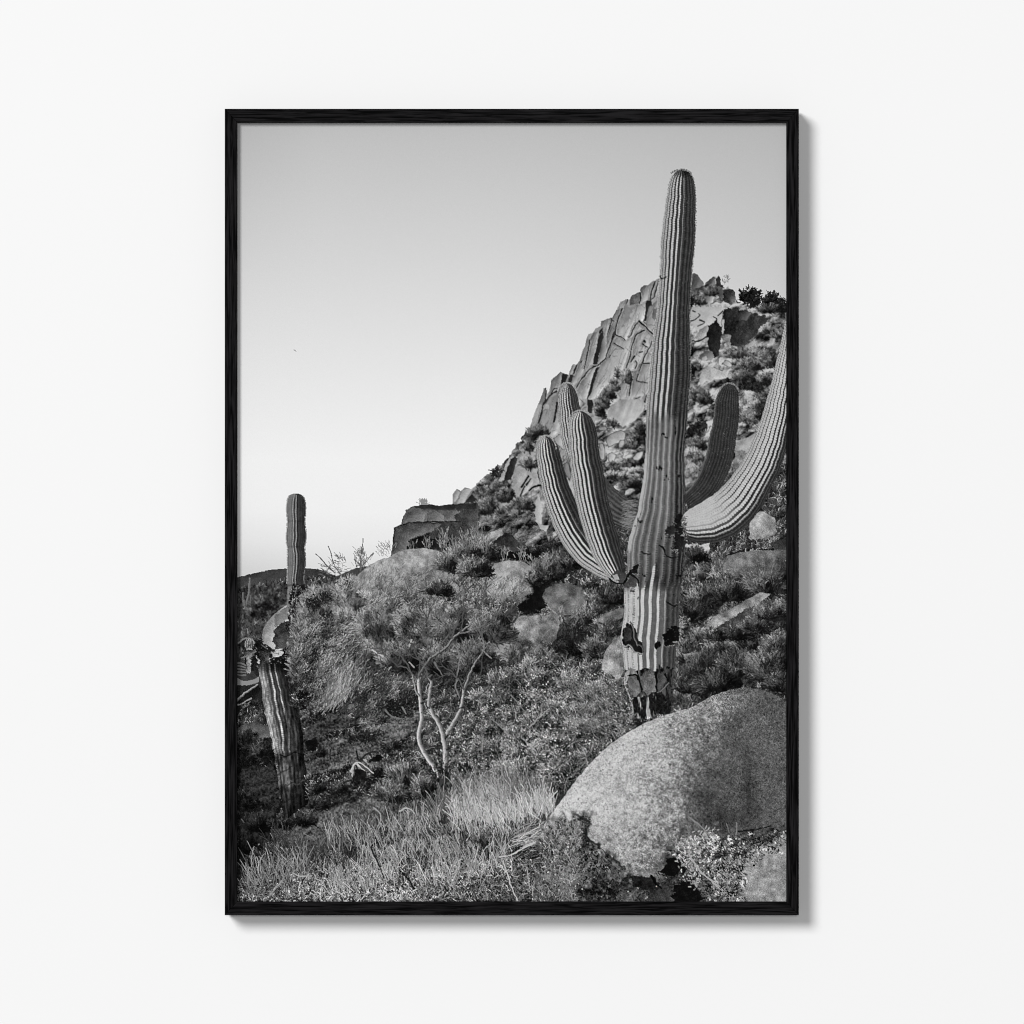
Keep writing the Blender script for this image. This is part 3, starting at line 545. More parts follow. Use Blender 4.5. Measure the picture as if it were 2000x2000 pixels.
# dark arm on the right
a, b = spine([(1424, 750, 1), (1424, 755, 11), (1423, 766, 18), (1420, 790, 23.5), (1418, 820, 24.5), (1411, 860, 26), (1403, 900, 26), (1389, 935, 25), (1370, 962, 23), (1342, 985, 17)])
tube(a, b, ribs(13, .2, shade=darkarm), SAG)
# trunk
yk = [331, 336, 343, 350, 360, 372, 389, 404, 445, 476, 507, 544, 606, 652, 700, 726, 754, 778, 814, 842, 881, 920, 959, 980, 1005, 1049, 1077, 1110, 1139, 1150, 1173, 1209, 1230, 1248, 1266, 1289, 1310, 1336, 1364, 1395, 1408]
xl = [1329, 1320, 1314, 1310, 1307, 1304.5, 1302, 1300, 1295, 1291.5, 1291, 1288.7, 1284.5, 1277, 1272, 1270, 1267.7, 1264.6, 1263, 1262, 1261, 1258.7, 1253.5, 1249.5, 1244.5, 1230, 1226, 1225, 1221, 1219.5, 1220, 1218.6, 1214.7, 1213, 1217, 1218.6, 1221, 1220, 1230, 1231.5, 1227]
xr = [1333, 1344, 1351, 1354, 1356, 1357.5, 1358.5, 1358.6, 1358, 1356.5, 1353.5, 1349.5, 1346.6, 1347, 1348, 1348.5, 1347, 1345, 1342, 1340, 1336.5, 1336, 1338.5, 1337.6, 1339, 1338.5, 1337.6, 1334, 1331, 1329.5, 1327, 1326, 1326, 1324, 1321, 1318.5, 1317, 1313, 1311, 1310.5, 1312]
def trunk(tone, u, v, px, py, fr, tooth):
    j = 22*vn(v*17+3, py*0, 1., 4)+4*vn(px, py, 4, 6)
    top = sst(py, 336, 352)
    t = tone*(.5+.5*top)
    sh = sst(py, 802+j*.8+18*np.clip(.15-v, 0, 1), 824+j*.8+18*np.clip(.15-v, 0, 1))*(1-sst(py, 1148+j-34*np.exp(-((v-.5)/.12)**2)-16*v, 1153+j-34*np.exp(-((v-.5)/.12)**2)-16*v))
    crest = np.exp(-((fr-.45)/.10)**2)
    k = np.interp(py, [800, 900, 1000, 1100, 1140], [92, 106, 100, 88, 78])
    fl = k*(1.06+.27*np.cos(2*np.pi*(fr-.3))-.5*sst(v, .55, .9)+.25*vn(px, py*.12, 12, 19))-crest*40*(tooth > .52)*sst(py, 840, 900)+14*np.exp(-((fr-.3)/.08)**2)+20*sst(v, .25, .05)
    fl = fl+(178-fl)*sst(v, .085, .05)*sst(py, 870, 900)*(1-sst(py, 1070, 1082))*.9
    t = t+(fl-t)*sh
    # pale lower trunk, broad ribs
    lo = sst(py, 1138+j*.6, 1160+j*.6)
    wide = 1-sst(fr, .62-.42*v, .70-.42*v)
    g = np.where(v < .27, 186-66*(np.abs(fr-.12) < .1)*(tooth > .45)-44*sst(fr, .75, 1.), 94+104*wide*sst(fr, .0, .12)-40*(np.abs(fr-.66+.42*v) < .07)*(tooth > .5))
    g = g+(64+14*np.cos(2*np.pi*fr)-g)*sst(v, .70, .80)
    g = g+8*vn(px, py, 4, 71)+10*vn(px, py, 20, 72)
    t = t+(g-t)*lo
    sc = sst(fbm(px*1.3, py*.8, 12, 3, 81), .52, .6)*sst(py, 800, 850)
    return t*(1-.72*sc)
kk = np.arange(len(yk))
tube(np.stack([xl, yk], 1), np.stack([xr, yk], 1), ribs(10.6, .42, 198, 160, 50, 50, .585, dp=4.6, shade=trunk, tk=.8, wob=.55), SAG, nv=260)
# spines that fringe the outline
for side, s_ in ((xl, 180), (xr, 0)):
    yy = rng.uniform(340, 800, 520); xx = np.interp(yy, yk, side)
    strokes(xx+rng.normal(0, .6, 520), yy, s_+rng.normal(0, 40, 520), 1.3*(.5+rng.random(520)), (168 if s_ else 100)+15*rng.standard_normal(520), 0, lab=SAG)
xx = rng.uniform(1312, 1352, 60); strokes(xx, 349-14*np.sqrt(np.clip(1-((xx-1331)/22)**2, 0, 1))-2, rng.normal(90, 30, 60), 3.5, 110, 0, lab=SAG)
line([(1289, 538), (1292, 545), (1302, 541)], 36, 1.1, .8, .5, lab=SAG)
# scars, holes and the corky base
def dark(pts, t=16, r=2, **k):
    rock([(x_-.7, y_+.9) for x_, y_ in pts], 120+t*.5, 20, SAG, sp=16, rough=r+1.2, rs=5, seed=int(pts[0][0]))
    return rock(pts, t, 9, SAG, sp=8, rough=r+1, rs=5, seed=int(pts[0][0]), **k)
dark(z(4, 1060, 300, 1100, 235, 1160, 240, 1150, 300, 1130, 370, 1150, 460, 1110, 560, 1060, 500, 1085, 400), 26, 4); dark(z(4, 990, 390, 1050, 300, 1090, 380, 1060, 400, 1010, 420), 40, 5)
line(z(4, 955, 480, 990, 510, 1010, 560, 1050, 580, 1100, 570), 26, 1.2, 1., 1., lab=SAG); line(z(4, 820, 530, 850, 550, 900, 545), 40, .8, .6, 1., lab=SAG); line(z(4, 1010, 905, 1060, 940, 1100, 930), 26, 1.1, .8, .8, lab=SAG)
dark(z(4, 735, 670, 770, 625, 800, 630, 800, 700, 760, 700), 14); dark(z(4, 700, 770, 740, 715, 790, 720, 800, 795, 740, 800, 690, 795), 70, 3); line(z(4, 740, 700, 790, 740, 800, 790), 24, 1.2, 1., 1., lab=SAG)
def fray(pts, t, lab=SAG): line(pts, t*.55, 1.1, .7, 1.2, hi=t, lab=lab)
S, m = dark(z(4, 676, 1210, 690, 1100, 720, 1070, 760, 1075, 790, 1150, 800, 1200, 830, 1230, 842, 1280, 820, 1310, 780, 1290, 740, 1260, 690, 1250), 20, 1.5)
fray(z(4, 735, 1065, 765, 1110, 770, 1180, 790, 1240), 110); fray(z(4, 690, 1250, 740, 1240, 780, 1290, 830, 1300), 150); fray(z(4, 800, 1230, 830, 1250, 840, 1300), 90)
rock(z(4, 690, 1110, 725, 1090, 750, 1130, 740, 1200, 700, 1220), 44, 10, SAG)
dark(z(4, 980, 1165, 1020, 1120, 1060, 1090, 1110, 1110, 1100, 1210, 1070, 1230, 1010, 1250, 985, 1210), 12, 2.5); dark(z(4, 922, 1225, 940, 1205, 968, 1212, 965, 1255, 940, 1272, 925, 1255), 8, 1)
line(z(4, 1060, 1215, 1090, 1210), 140, .8, .6, .5, lab=SAG)
Sb, mb = dark(z(4, 700, 1420, 740, 1410, 790, 1430, 850, 1415, 920, 1425, 960, 1410, 1010, 1415, 1065, 1405, 1050, 1500, 1048, 1760, 940, 1790, 720, 1810, 745, 1640, 700, 1540), 30, 1.5)
put(Sb, mb, np.clip((50+105*fbm(XX[Sb]*1.7, YY[Sb]*.55, 10, 5, 14))*np.interp(XX[Sb], [1215, 1260, 1312], [1.5, 1.15, .55]), 6, 190), SAG)
rock(z(4, 710, 1490, 770, 1450, 800, 1500, 810, 1600, 770, 1640, 740, 1580), 92, 16, SAG, sp=14, streak=60); rock(z(4, 808, 1480, 850, 1432, 905, 1435, 930, 1490, 930, 1580, 870, 1610, 830, 1580), 100, 22, SAG, sp=20, rough=2, rs=5)
rock(z(4, 945, 1460, 990, 1430, 1015, 1500, 960, 1575, 935, 1580), 64, 14, SAG, sp=14, rough=2, rs=5); rock(z(4, 705, 1440, 740, 1420, 720, 1480, 695, 1545), 150, 10, SAG)
for w, t in (((880, 1640, 960, 1590, 1030, 1520), 112), ((830, 1620, 835, 1700, 830, 1760), 150), ((900, 1690, 915, 1730, 905, 1770), 140), ((730, 1760, 770, 1750), 150), ((840, 1760, 860, 1780, 900, 1770), 120), ((790, 1430, 830, 1600), 20), ((935, 1460, 940, 1580), 14), ((1000, 1450, 1020, 1500), 12), ((720, 1470, 780, 1460, 800, 1500), 12)):
    fray(z(4, *w), t) if t > 60 else line(z(4, *w), t, 1.2, 1., 1., lab=SAG)
S, m = poly(z(4, 742, 1640, 860, 1620, 960, 1590, 1050, 1530, 1048, 1750, 960, 1790, 720, 1830, 735, 1720), 2, 6, 77)
X, Y = XX[S], YY[S]
v_ = 24+150*sst(fbm(X*1.5, Y*.34, 9, 4, 24), .02, .34)*np.interp(X, [1225, 1262, 1285, 1312], [1., 1.05, .6, .2])+24*fbm(X, Y, 4, 2, 25)
put(S, m, np.clip(v_+6*rng.standard_normal(X.shape), 6, 190), SAG)
S, m = poly(z(4, 690, 1830, 740, 1800, 900, 1790, 1000, 1760, 900, 1830, 740, 1900), 4, 8); leaves(S, m, np.full_like(C, 80.), 600, .6, 2, dark=.5)
# big lit arm on the right
a, b = spine([(1334, 1029, 2), (1336, 1028, 16), (1342, 1027, 26), (1352, 1026, 32), (1366, 1024.5, 36.5), (1390, 1018, 42), (1420, 1002, 44), (1446, 975, 42), (1470, 940, 38), (1489, 905, 36), (1505, 865, 33), (1516, 825, 30), (1526, 780, 27), (1536, 730, 24), (1546, 670, 20), (1552, 630, 18)])
def arme(tone, u, v, px, py, fr, tooth):
    v2 = v
    t = tone
    bright = 186-30*(tooth < .35)*np.exp(-((fr-.4)/.1)**2)-14*np.exp(-(np.abs(fr-.95)/.1)**2)
    k = sst(u, 150, 60)*sst(v, .8, .45)
    t = t+(bright-t)*k
    return t*(1-.45*sst(u, 8, 0))
tube(b, a, ribs(11.2, .55, 200, 180, 44, 50, .84, dp=5.2, shade=arme, wid=.74, tk=.6), SAG, nv=200)
x = rng.normal(1338, 3, 60); strokes(x, rng.uniform(1008, 1050, 60), rng.normal(200, 50, 60), 6, 90+50*rng.standard_normal(60), 40, lab=SAG)
# the two front arms on the left
a, b = spine([(1066, 852, 1), (1066, 857, 11), (1067.5, 866, 18), (1070, 882, 22), (1074, 905, 24), (1082, 940, 26), (1092, 975, 28), (1105, 1005, 30), (1124, 1042, 32), (1150, 1075, 32), (1185, 1100, 30), (1200, 1108, 28)])
tube(a, b, ribs(10.4, .15, 204, 172, 40, 46, .63, dp=4.2, wid=.47, tk=.8), SAG)
a, b = spine([(1134, 803, 1), (1134, 808, 12), (1134, 816, 20), (1135, 830, 25), (1138, 850, 28), (1141, 885, 29), (1147, 922, 30.5), (1154, 965, 31), (1162, 1002, 31), (1173, 1040, 30), (1186, 1078, 28), (1198, 1106, 23), (1209, 1126, 14), (1215, 1136, 5)])
tube(a, b, ribs(10.6, .32, 206, 172, 40, 48, .61, dp=4.2, wid=.47, tk=.8), SAG)
dark(z(4, 590, 715, 640, 665, 700, 700, 720, 690, 690, 778, 640, 760), 62, 1.2); rock(z(4, 600, 712, 640, 700, 655, 740, 620, 740), 165, 6, SAG, rough=.6); line(z(4, 575, 730, 620, 765, 690, 778), 20, 1., 1., .5, lab=SAG); line(z(4, 690, 770, 740, 690, 780, 640), 16, 1.4, 1.2, .8, lab=SAG)
ok = np.argwhere(LAB == SAG); ii = ok[rng.integers(0, len(ok), 1100)]
strokes(ii[:, 1]+OX+.5, ii[:, 0]+OY+.5, rng.normal(80, 60, 1100), 2.4, np.where(rng.random(1100) < .5, 195, 44), 0, al=.25, lab=SAG, mask=LAB == SAG)
for w in ((1066, 852, 20, 34), (1134, 803, 24, 26), (1108, 749, 18, 22), (1424, 750, 18, 20)):
    x = w[0]+rng.uniform(-1, 1, 140)*w[2]; y = w[1]+w[3]*(1-np.sqrt(np.clip(1-((x-w[0])/w[2]/1.02)**2, 0, 1)))
    strokes(x, y, 90-(x-w[0])*2.6+rng.normal(0, 25, 140), 2.6, (150 if w[0] != 1424 else 120)+16*rng.standard_normal(140), 0, lab=SAG)
# ---- left: broken saguaro, the young one behind it, a round stone
YNG = 2
rock(z(2, 385, 935, 340, 965, 290, 1005, 240, 1060, 208, 1120, 197, 1175, 205, 1220, 230, 1245, 270, 1265, 330, 1275, 420, 1240, 430, 1000), 186, 44, 0, sp=13, rough=.5, seed=3, sizes=(4, 9, 18, 26), lx=-.9, ly=-.35)
rock(z(2, 310, 1100, 340, 1065, 400, 1045, 430, 1050, 430, 1240, 400, 1265, 300, 1270, 285, 1200, 290, 1140), 62, 20, 0, sp=15, rough=2.5, seed=4)
rock(z(2, 300, 1010, 390, 950, 420, 950, 420, 1040, 340, 1070, 300, 1110, 290, 1060), 118, 10, 0, sp=11, rough=2, seed=5)
rock(z(2, 15, 1370, 60, 1380, 130, 1420, 180, 1500, 160, 1530, 60, 1530, 15, 1510), 60, 6, 0, sp=6)
for k in range(5): line(z(2, 10, 1490+k*10, 60, 1512+k*6, 120, 1506+k*5, 175, 1480+k*8), 140, .9, .7, .3)
for k in range(5): line(z(2, 10, 1372+k*22, 50, 1376+k*22, 80, 1390+k*18), 110, .9, .7, .4)
rock(z(2, 15, 1640, 90, 1560, 170, 1530, 190, 1580, 130, 1650, 60, 1690, 15, 1700), 22, 6, 0, sp=8, rough=2)
line(z(2, 10, 1655, 60, 1610, 110, 1570, 170, 1535), 90, 1.5, 1., 1.2, hi=165); line(z(2, 15, 1690, 80, 1660, 120, 1640), 150, .8, .8, 1.)
S, m = poly([(464, 1395), (480, 1375), (510, 1370), (530, 1440), (464, 1470)], 3, 10); scrub(S, m, np.full_like(C, 62.), 900, 6, 70, 40, .35, .7)
rock(z(2, 15, 1870, 80, 1825, 160, 1810, 260, 1860, 280, 1932, 15, 1960), 88, 22, 0, sp=14, rough=2, lx=-.5)
yk = [964, 967, 972, 979, 990, 1004, 1018, 1030, 1044, 1058, 1070, 1082, 1095, 1109, 1121, 1132, 1143, 1146, 1155, 1170, 1186, 1197, 1204]
xl = [574, 567, 563.5, 561.5, 560.4, 561, 562, 561.5, 560.4, 560, 562, 562.5, 562, 562.5, 562, 561.5, 561, 562, 561, 560.5, 559.6, 558, 562]
xr = [581, 588.5, 593, 595, 596.3, 596, 594.5, 596, 597.2, 596.5, 594, 595.5, 596, 595, 593, 592, 594.6, 590, 582, 580, 579, 577.5, 572]
def yng(tone, u, v, px, py, fr, tooth):
    cr = np.exp(-((fr-.4)/.13)**2)
    tt = np.interp(v, [0, .12, .3, .36, .55, .6, 1], [86, 112, 100, 92, 80, 54, 40])
    c = tt+(np.interp(v, [0, .25, .32, .6, .66, 1], [120, 128, 190, 185, 66, 56])-tt)*cr*(.7+.3*tooth)
    c = c*np.where((v > .3) & (v < .62) & (fr > .55), .62, 1.)
    c = c*(1-.25*np.exp(-((py-1144)/2.2)**2)-.12*np.exp(-((py-1068)/2)**2)-.12*np.exp(-((py-1018)/2.)**2))
    return c+np.where(py > 1145, 14*(1-v), 0)
tube(np.stack([xl, yk], 1), np.stack([xr, yk], 1), ribs(9.5, .3, shade=yng, dp=3.6), YNG)
yy = rng.uniform(968, 1140, 260); strokes(np.interp(yy, yk, xl), yy, 180+rng.normal(0, 40, 260), 1.8, 150, 0); strokes(np.interp(yy, yk, xr), yy, rng.normal(0, 40, 260), 1.8, 105, 0)
# its torn foot and the brush beside it
S, m = poly(z(2, 420, 790, 520, 790, 640, 880, 660, 1060, 560, 1230, 420, 1260, 400, 1010), 4, 8); scrub(S, m, np.full_like(C, 66.), 1300, 6, 60, 60, .6, .35, dark=.45)
for w, t, r in (((425, 1010, 425, 1100, 420, 1170), 170, 2.), ((440, 1010, 450, 1080, 440, 1160), 190, 1.6), ((465, 1060, 470, 1130, 465, 1180), 165, 1.4), ((460, 1160, 470, 1200, 475, 1235), 205, 1.6), ((405, 1215, 395, 1250, 400, 1280), 150, .9), ((520, 1010, 560, 1060), 110, .9)):
    line(z(2, *w), t*.5, r, r*.5, 1.4, hi=t, lab=YNG)
rock(z(2, 430, 960, 460, 950, 455, 985, 430, 990), 14, 2, YNG); rock(z(2, 440, 1000, 500, 1005, 500, 1040, 450, 1040), 22, 4, 0, rough=3)
# ragged collar of the broken one
BRK = 6
def ragged(pts, t, n, seed): S, m = rock(pts, t, 8, BRK, sp=10, rough=4, rs=6, seed=seed); leaves(S, m, np.full_like(C, t*1.9), int(m.sum()*n), .5, 2, lab=BRK, clump=6)
ragged(z(2, 60, 1330, 80, 1220, 140, 1165, 200, 1200, 260, 1260, 330, 1290, 420, 1230, 500, 1250, 480, 1300, 440, 1420, 380, 1440, 300, 1430, 190, 1440, 110, 1430), 24, .07, 2)
ragged(z(2, 360, 1270, 480, 1250, 460, 1310, 440, 1400, 390, 1440, 350, 1400), 10, .02, 5)
for w, t in (((70, 1215, 95, 1190, 135, 1185, 145, 1240, 120, 1265, 80, 1260), 150), ((95, 1170, 140, 1150, 190, 1180, 180, 1200, 130, 1190), 60), ((60, 1300, 100, 1270, 150, 1280, 140, 1320, 80, 1340), 84), ((85, 1330, 110, 1320, 115, 1400, 110, 1450, 85, 1450, 90, 1390), 128), ((150, 1320, 175, 1340, 185, 1385, 170, 1380), 180),
             ((270, 1290, 310, 1275, 355, 1270, 360, 1300, 320, 1325, 290, 1320), 178), ((300, 1290, 330, 1300, 320, 1315), 60), ((380, 1230, 405, 1210, 410, 1240, 395, 1280, 380, 1270), 130), ((240, 1340, 260, 1330, 250, 1365), 150), ((330, 1400, 380, 1390, 375, 1440, 340, 1430), 96), ((180, 1260, 260, 1280, 250, 1400, 200, 1420, 180, 1340), 38), ((440, 1240, 500, 1250, 480, 1290, 430, 1290), 34)):
    rock(z(2, *w), t, 26, BRK, sp=26, rough=3, rs=5, sizes=(2, 4), seed=int(t))
for q in (78, 92, 106, 122): line(z(2, q, 1195, q+8, 1258), 66, .6, .5, .6, lab=BRK)
for w, t, r in (((15, 1225, 60, 1195, 100, 1180), 130, .8), ((40, 1330, 90, 1320, 150, 1285), 120, .7), ((290, 1310, 330, 1315, 360, 1290), 190, .7), ((440, 1370, 460, 1400), 110, .7), ((470, 1200, 475, 1240), 170, .8), ((200, 1240, 230, 1260), 90, .7)):
    line(z(2, *w), t, r, r*.5, 1.4, lab=BRK)
ragged(z(2, 330, 1420, 350, 1330, 400, 1260, 480, 1245, 505, 1260, 470, 1310, 460, 1420, 400, 1450), 15, .03, 8)
for q in range(5): bush(575+rng.normal(0, 6), 1300+q*17, 13, 10, 46, shade=.15, lab=0)
yk = [1296, 1310, 1316, 1335, 1348, 1354, 1379, 1387, 1416, 1420, 1446, 1469, 1503, 1537, 1568, 1592, 1602]
xl = [503, 506, 508, 511, 512, 513, 515.5, 517, 524, 525, 531, 535, 540, 545.4, 550.6, 554, 557]
xr = [556, 560, 562, 567, 570, 572, 578, 581, 587, 588, 592, 594, 597, 601, 603, 601, 590]
def brk(tone, u, v, px, py, fr, tooth):
    r = np.zeros_like(v)
    for c, w, h in ((.06, .05, 150), (.16, .045, 165), (.24, .04, 130), (.40, .04, 205), (.60, .03, 190)):
        cc = c+.02*vn(u, u*0, 30, int(c*100))+np.where(c > .3, -.06*sst(py, 1400, 1470), 0)
        r = np.maximum(r, h*np.exp(-(np.abs(v-cc)/w)**3)*(.8+.25*tooth))
    lim = np.where(v > .5, 1-sst(py, 1380, 1400), 1-sst(py, 1462, 1474))
    basev = np.interp(v, [0, .08, .2, .3, .5, .75, 1], [150, 146, 112, 70, 52, 46, 22])*(1+.2*np.cos(2*np.pi*(fr-.3)))
    t = np.maximum(basev, r*1.0)
    low = np.interp(v, [0, .15, .5, .8, 1], [104, 80, 66, 40, 16])*np.interp(py, [1470, 1530, 1545, 1600], [1.1, .95, .55, .35])*(1+.22*np.cos(2*np.pi*(fr-.3)))*(1+1.3*fbm(px*1.5, py*.2, 8, 4, 61))
    k = 1-lim
    k = np.where(py > 1466, sst(py, 1462, 1480), k*.75)
    t = t*(1-k)+np.clip(low+18*vn(px*.3, py, 5, 62), 8, 130)*k
    t = t*(1-.6*(np.abs(py-1474-3*np.sin(v*7)-5*vn(v*9, v, 1., 5)) < 1.3+1.2*vn(v*14, v, 1., 6))*(v > .05))+40*(np.abs(py-1531+4*v-5*np.sin(v*12)) < 1.5)*(v > .3)*(fr > .4)
    t = t*(1+.5*vn(px*2, py*.3, 5, 63)+.35*vn(px, py, 4, 64))
    return t*(.4+.6*sst(py, 1300, 1322))
yr = np.array(yk, float); yr[-4:] = [1534, 1558, 1570, 1576]
tube(np.stack([xl, yk], 1), np.stack([xr, yr], 1), ribs(11, .2, shade=brk, dp=3.8), BRK, nv=150, rag=1.6)
for q in range(4): bush(576+rng.normal(0, 3), 1322+q*18, 12, 11, 62, shade=.15)
S, m = poly(z(2, 440, 1430, 490, 1400, 510, 1560, 480, 1690, 450, 1660), 5, 8); scrub(S, m, np.full_like(C, 60.), 900, 6, 60, 50, .5, .3, dark=.5)

# ---- soil of the slope, lower left
S, m = poly([(455, 1470), (540, 1480), (600, 1390), (700, 1380), (800, 1420), (830, 1560), (740, 1600), (660, 1640), (560, 1720), (455, 1720)], 4, 16)
m &= LAB[S] != BRK
X, Y = XX[S], YY[S]
a, c = rot(X, Y, -24)
v = np.interp(Y+(600-X)*.25, [1400, 1480, 1560, 1620, 1680], [48, 56, 52, 58, 38])*(1-.55*np.clip((560-X)/110, 0, 1))
v = v*(1+1.1*fbm(a*.28, c, 9, 5, 31)+.5*fbm(X, Y, 40, 3, 32))+9*rng.standard_normal(X.shape)
put(S, m, np.clip(v*(1+1.3*fbm(X, Y, 3.5, 2, 34)), 5, 140))
leaves(S, m, np.full_like(C, 60.), 1300, .35, 2, clump=10, dark=.4)
nb = LAB == BRK
for k in range(9):
    y0 = 1440+k*26; line([(520+k*3, y0+60), (600, y0+24+rng.normal(0, 6)), (690, y0-12), (780, y0-46)], 22, .9, .4, 3., .45)
C[nb] = C[nb]
S, m = poly([(455, 1440), (535, 1450), (545, 1560), (540, 1640), (455, 1700)], 8, 14); scrub(S, m & (LAB[S] != BRK), np.full_like(C, 34.), 1500, 6, 60, 40, .5, .6, dark=.4)
S, m = poly([(600, 1400), (660, 1380), (740, 1370), (820, 1390), (800, 1450), (700, 1440), (610, 1440)], 8, 14); scrub(S, m, np.full_like(C, 62.), 2600, 8, 30, 50, .5, .4, dark=.35)
S, m = poly([(690, 1500), (760, 1470), (830, 1470), (850, 1540), (800, 1570), (720, 1560), (680, 1530)], 7, 14); scrub(S, m, np.full_like(C, 84.), 3000, 6, 60, 60, .5, .4, dark=.35)
S, m = poly([(600, 1520), (680, 1490), (720, 1520), (640, 1550), (600, 1560)], 6, 10); scrub(S, m, np.full_like(C, 66.), 1200, 6, 60, 60, .5, .4, dark=.4)
def soil(pts, t, seed, ang=-22):
    S, m = poly(pts, 5, 14, seed); X, Y = XX[S], YY[S]
    a_, c_ = rot(X, Y, ang)
    al = sst(blur(m.astype(np.float32), 4)+.35*fbm(X, Y, 8, 3, seed+2), .3, .75)*(LAB[S] != BRK)
    v_ = t*(1+.8*fbm(a_*.3, c_, 8, 4, seed+3)+1.0*fbm(X, Y, 3., 2, seed+4))+6*rng.standard_normal(X.shape)
    C[S] = C[S]*(1-al)+np.clip(v_, 8, 150)*al
soil([(598, 1490), (640, 1455), (700, 1425), (760, 1405), (830, 1388), (830, 1408), (790, 1440), (730, 1462), (660, 1498), (600, 1515)], 86, 1)
soil([(600, 1420), (640, 1395), (700, 1390), (720, 1405), (650, 1430), (600, 1450)], 62, 2)
soil([(545, 1650), (600, 1598), (650, 1578), (700, 1560), (760, 1548), (770, 1575), (690, 1615), (610, 1662), (570, 1690), (540, 1690)], 80, 3)
soil([(470, 1500), (535, 1490), (548, 1545), (545, 1580), (490, 1560), (468, 1530)], 40, 4); soil([(466, 1590), (540, 1580), (552, 1630), (520, 1650), (470, 1630)], 36, 5)
for b in ((700, 1440, 22, 9, 60), (760, 1455, 18, 9, 66), (620, 1470, 14, 9, 44), (740, 1500, 30, 20, 84), (790, 1520, 34, 24, 88), (700, 1520, 22, 14, 78), (655, 1540, 18, 10, 62), (760, 1550, 30, 18, 84), (830, 1540, 26, 20, 82), (480, 1450, 24, 20, 50), (510, 1465, 20, 16, 44), (480, 1560, 20, 18, 36), (500, 1610, 26, 16, 40), (615, 1572, 22, 10, 50), (588, 1604, 26, 9, 40), (548, 1610, 20, 9, 34), (620, 1540, 14, 8, 44), (475, 1650, 20, 24, 30), (520, 1400, 16, 10, 60)):
    if True:
        keep = C.copy(); bush(*b, con=.35); kb = LAB == BRK; C[kb] = keep[kb]
for w, t, r in (((870, 920, 890, 870, 920, 845, 960, 860, 1040, 930), 190, .8), ((915, 860, 960, 900, 985, 920), 190, .9), ((880, 950, 890, 880), 170, .8), ((940, 830, 1000, 780, 1060, 760), 40, 1.2), ((910, 760, 930, 830), 30, 1.4), ((1000, 840, 1080, 860), 90, .8), ((800, 990, 750, 1030), 90, .7)):
    line(z(5, *w), t, r, r*.6, 1.)
rock(z(5, 530, 690, 600, 670, 630, 700, 600, 780, 540, 760), 10, 2, 0, rough=4); rock(z(5, 1000, 850, 1080, 780, 1130, 800, 1060, 850), 16, 3, 0, rough=3); rock(z(5, 900, 900, 1000, 920, 960, 990, 890, 980), 22, 4, 0, rough=4)

# ---- palo verde: fine feathery crown, pale forked stems
TREE = 3
def plumes(pts, n, tone, seed, lean=55, L=15, rough=12, con=.28, per=9, under=None):
    S, m = poly(pts, rough, 22, seed)
    if under: put(S, m, C[S]*.35+.65*under*(1+.7*fbm(XX[S], YY[S], 20, 4, seed+4)), TREE)
    x, y = inside(S, m, n); o = np.argsort(y+rng.normal(0, 20, n)); x = x[o]; y = y[o]
    cl = fbm(XX, YY, 26, 3, seed+5); cl2 = fbm(XX-5, YY-6, 26, 3, seed+5)
    f = np.clip(1+.55*at(cl, x, y)+2.3*(at(cl2, x, y)-at(cl, x, y)), .35, 1.6)
    dr = lean+45*at(fbm(XX, YY, 60, 2, seed+6), x, y)
    for k in range(per):
        strokes(x+rng.normal(0, 4, n), y+rng.normal(0, 4, n), dr+rng.normal(0, 24, n), L*(.4+.7*rng.random(n)), np.clip(tone*f*np.exp(rng.normal(0, con, n))*np.where(rng.random(n) < .22, .4, 1.), 8, 190), rng.normal(0, 20, n), 1, .2, lab=TREE)
crown = [(590, 1180), (640, 1140), (700, 1150), (760, 1140), (840, 1130), (900, 1120), (950, 1150), (1010, 1170), (1000, 1210), (960, 1240), (940, 1300), (880, 1330), (800, 1330), (740, 1330), (680, 1300), (620, 1320), (580, 1290), (570, 1230)]
plumes(crown, 2600, 96, 5, 62, 13, per=9, under=62)
for b in ((640, 1185, 50, 36, 84), (705, 1172, 52, 40, 92), (765, 1165, 56, 40, 98), (830, 1152, 56, 34, 98), (890, 1155, 48, 34, 90), (945, 1172, 46, 34, 96), (610, 1235, 36, 36, 76), (680, 1235, 52, 36, 88), (750, 1226, 56, 40, 86), (830, 1220, 56, 40, 82), (900, 1222, 50, 36, 80), (958, 1225, 36, 30, 80),
          (598, 1300, 30, 38, 78), (650, 1300, 40, 34, 86), (715, 1292, 46, 32, 82), (785, 1285, 46, 28, 74), (868, 1290, 40, 30, 72), (925, 1285, 36, 30, 70)):
    bush(*b[:4], b[4]*1.16, dens=1.15, L=15, con=.2, lab=TREE, fan=38, shade=.5, soft=.5)
plumes([(640, 1130), (700, 1140), (780, 1110), (860, 1100), (920, 1110), (900, 1180), (760, 1190), (680, 1180)], 150, 122, 6, 40, 12)
plumes([(590, 1240), (650, 1200), (700, 1260), (690, 1340), (620, 1380), (570, 1360)], 700, 96, 7, 50, 11)
plumes([(910, 1120), (1000, 1130), (1000, 1180), (940, 1200), (890, 1190)], 90, 116, 8, 60, 11)
plumes([(700, 1330), (760, 1310), (800, 1350), (800, 1400), (720, 1420), (660, 1400)], 420, 74, 9, 40, 10)
n = 1300; x = rng.normal(662, 20, n); y = 1345-(x-662)*.75+rng.normal(0, 15, n)
strokes(x, y, rng.normal(62, 18, n), 13*(.4+rng.random(n)), np.clip(132+34*rng.standard_normal(n)-.9*np.abs(x-662), 30, 200), 8)
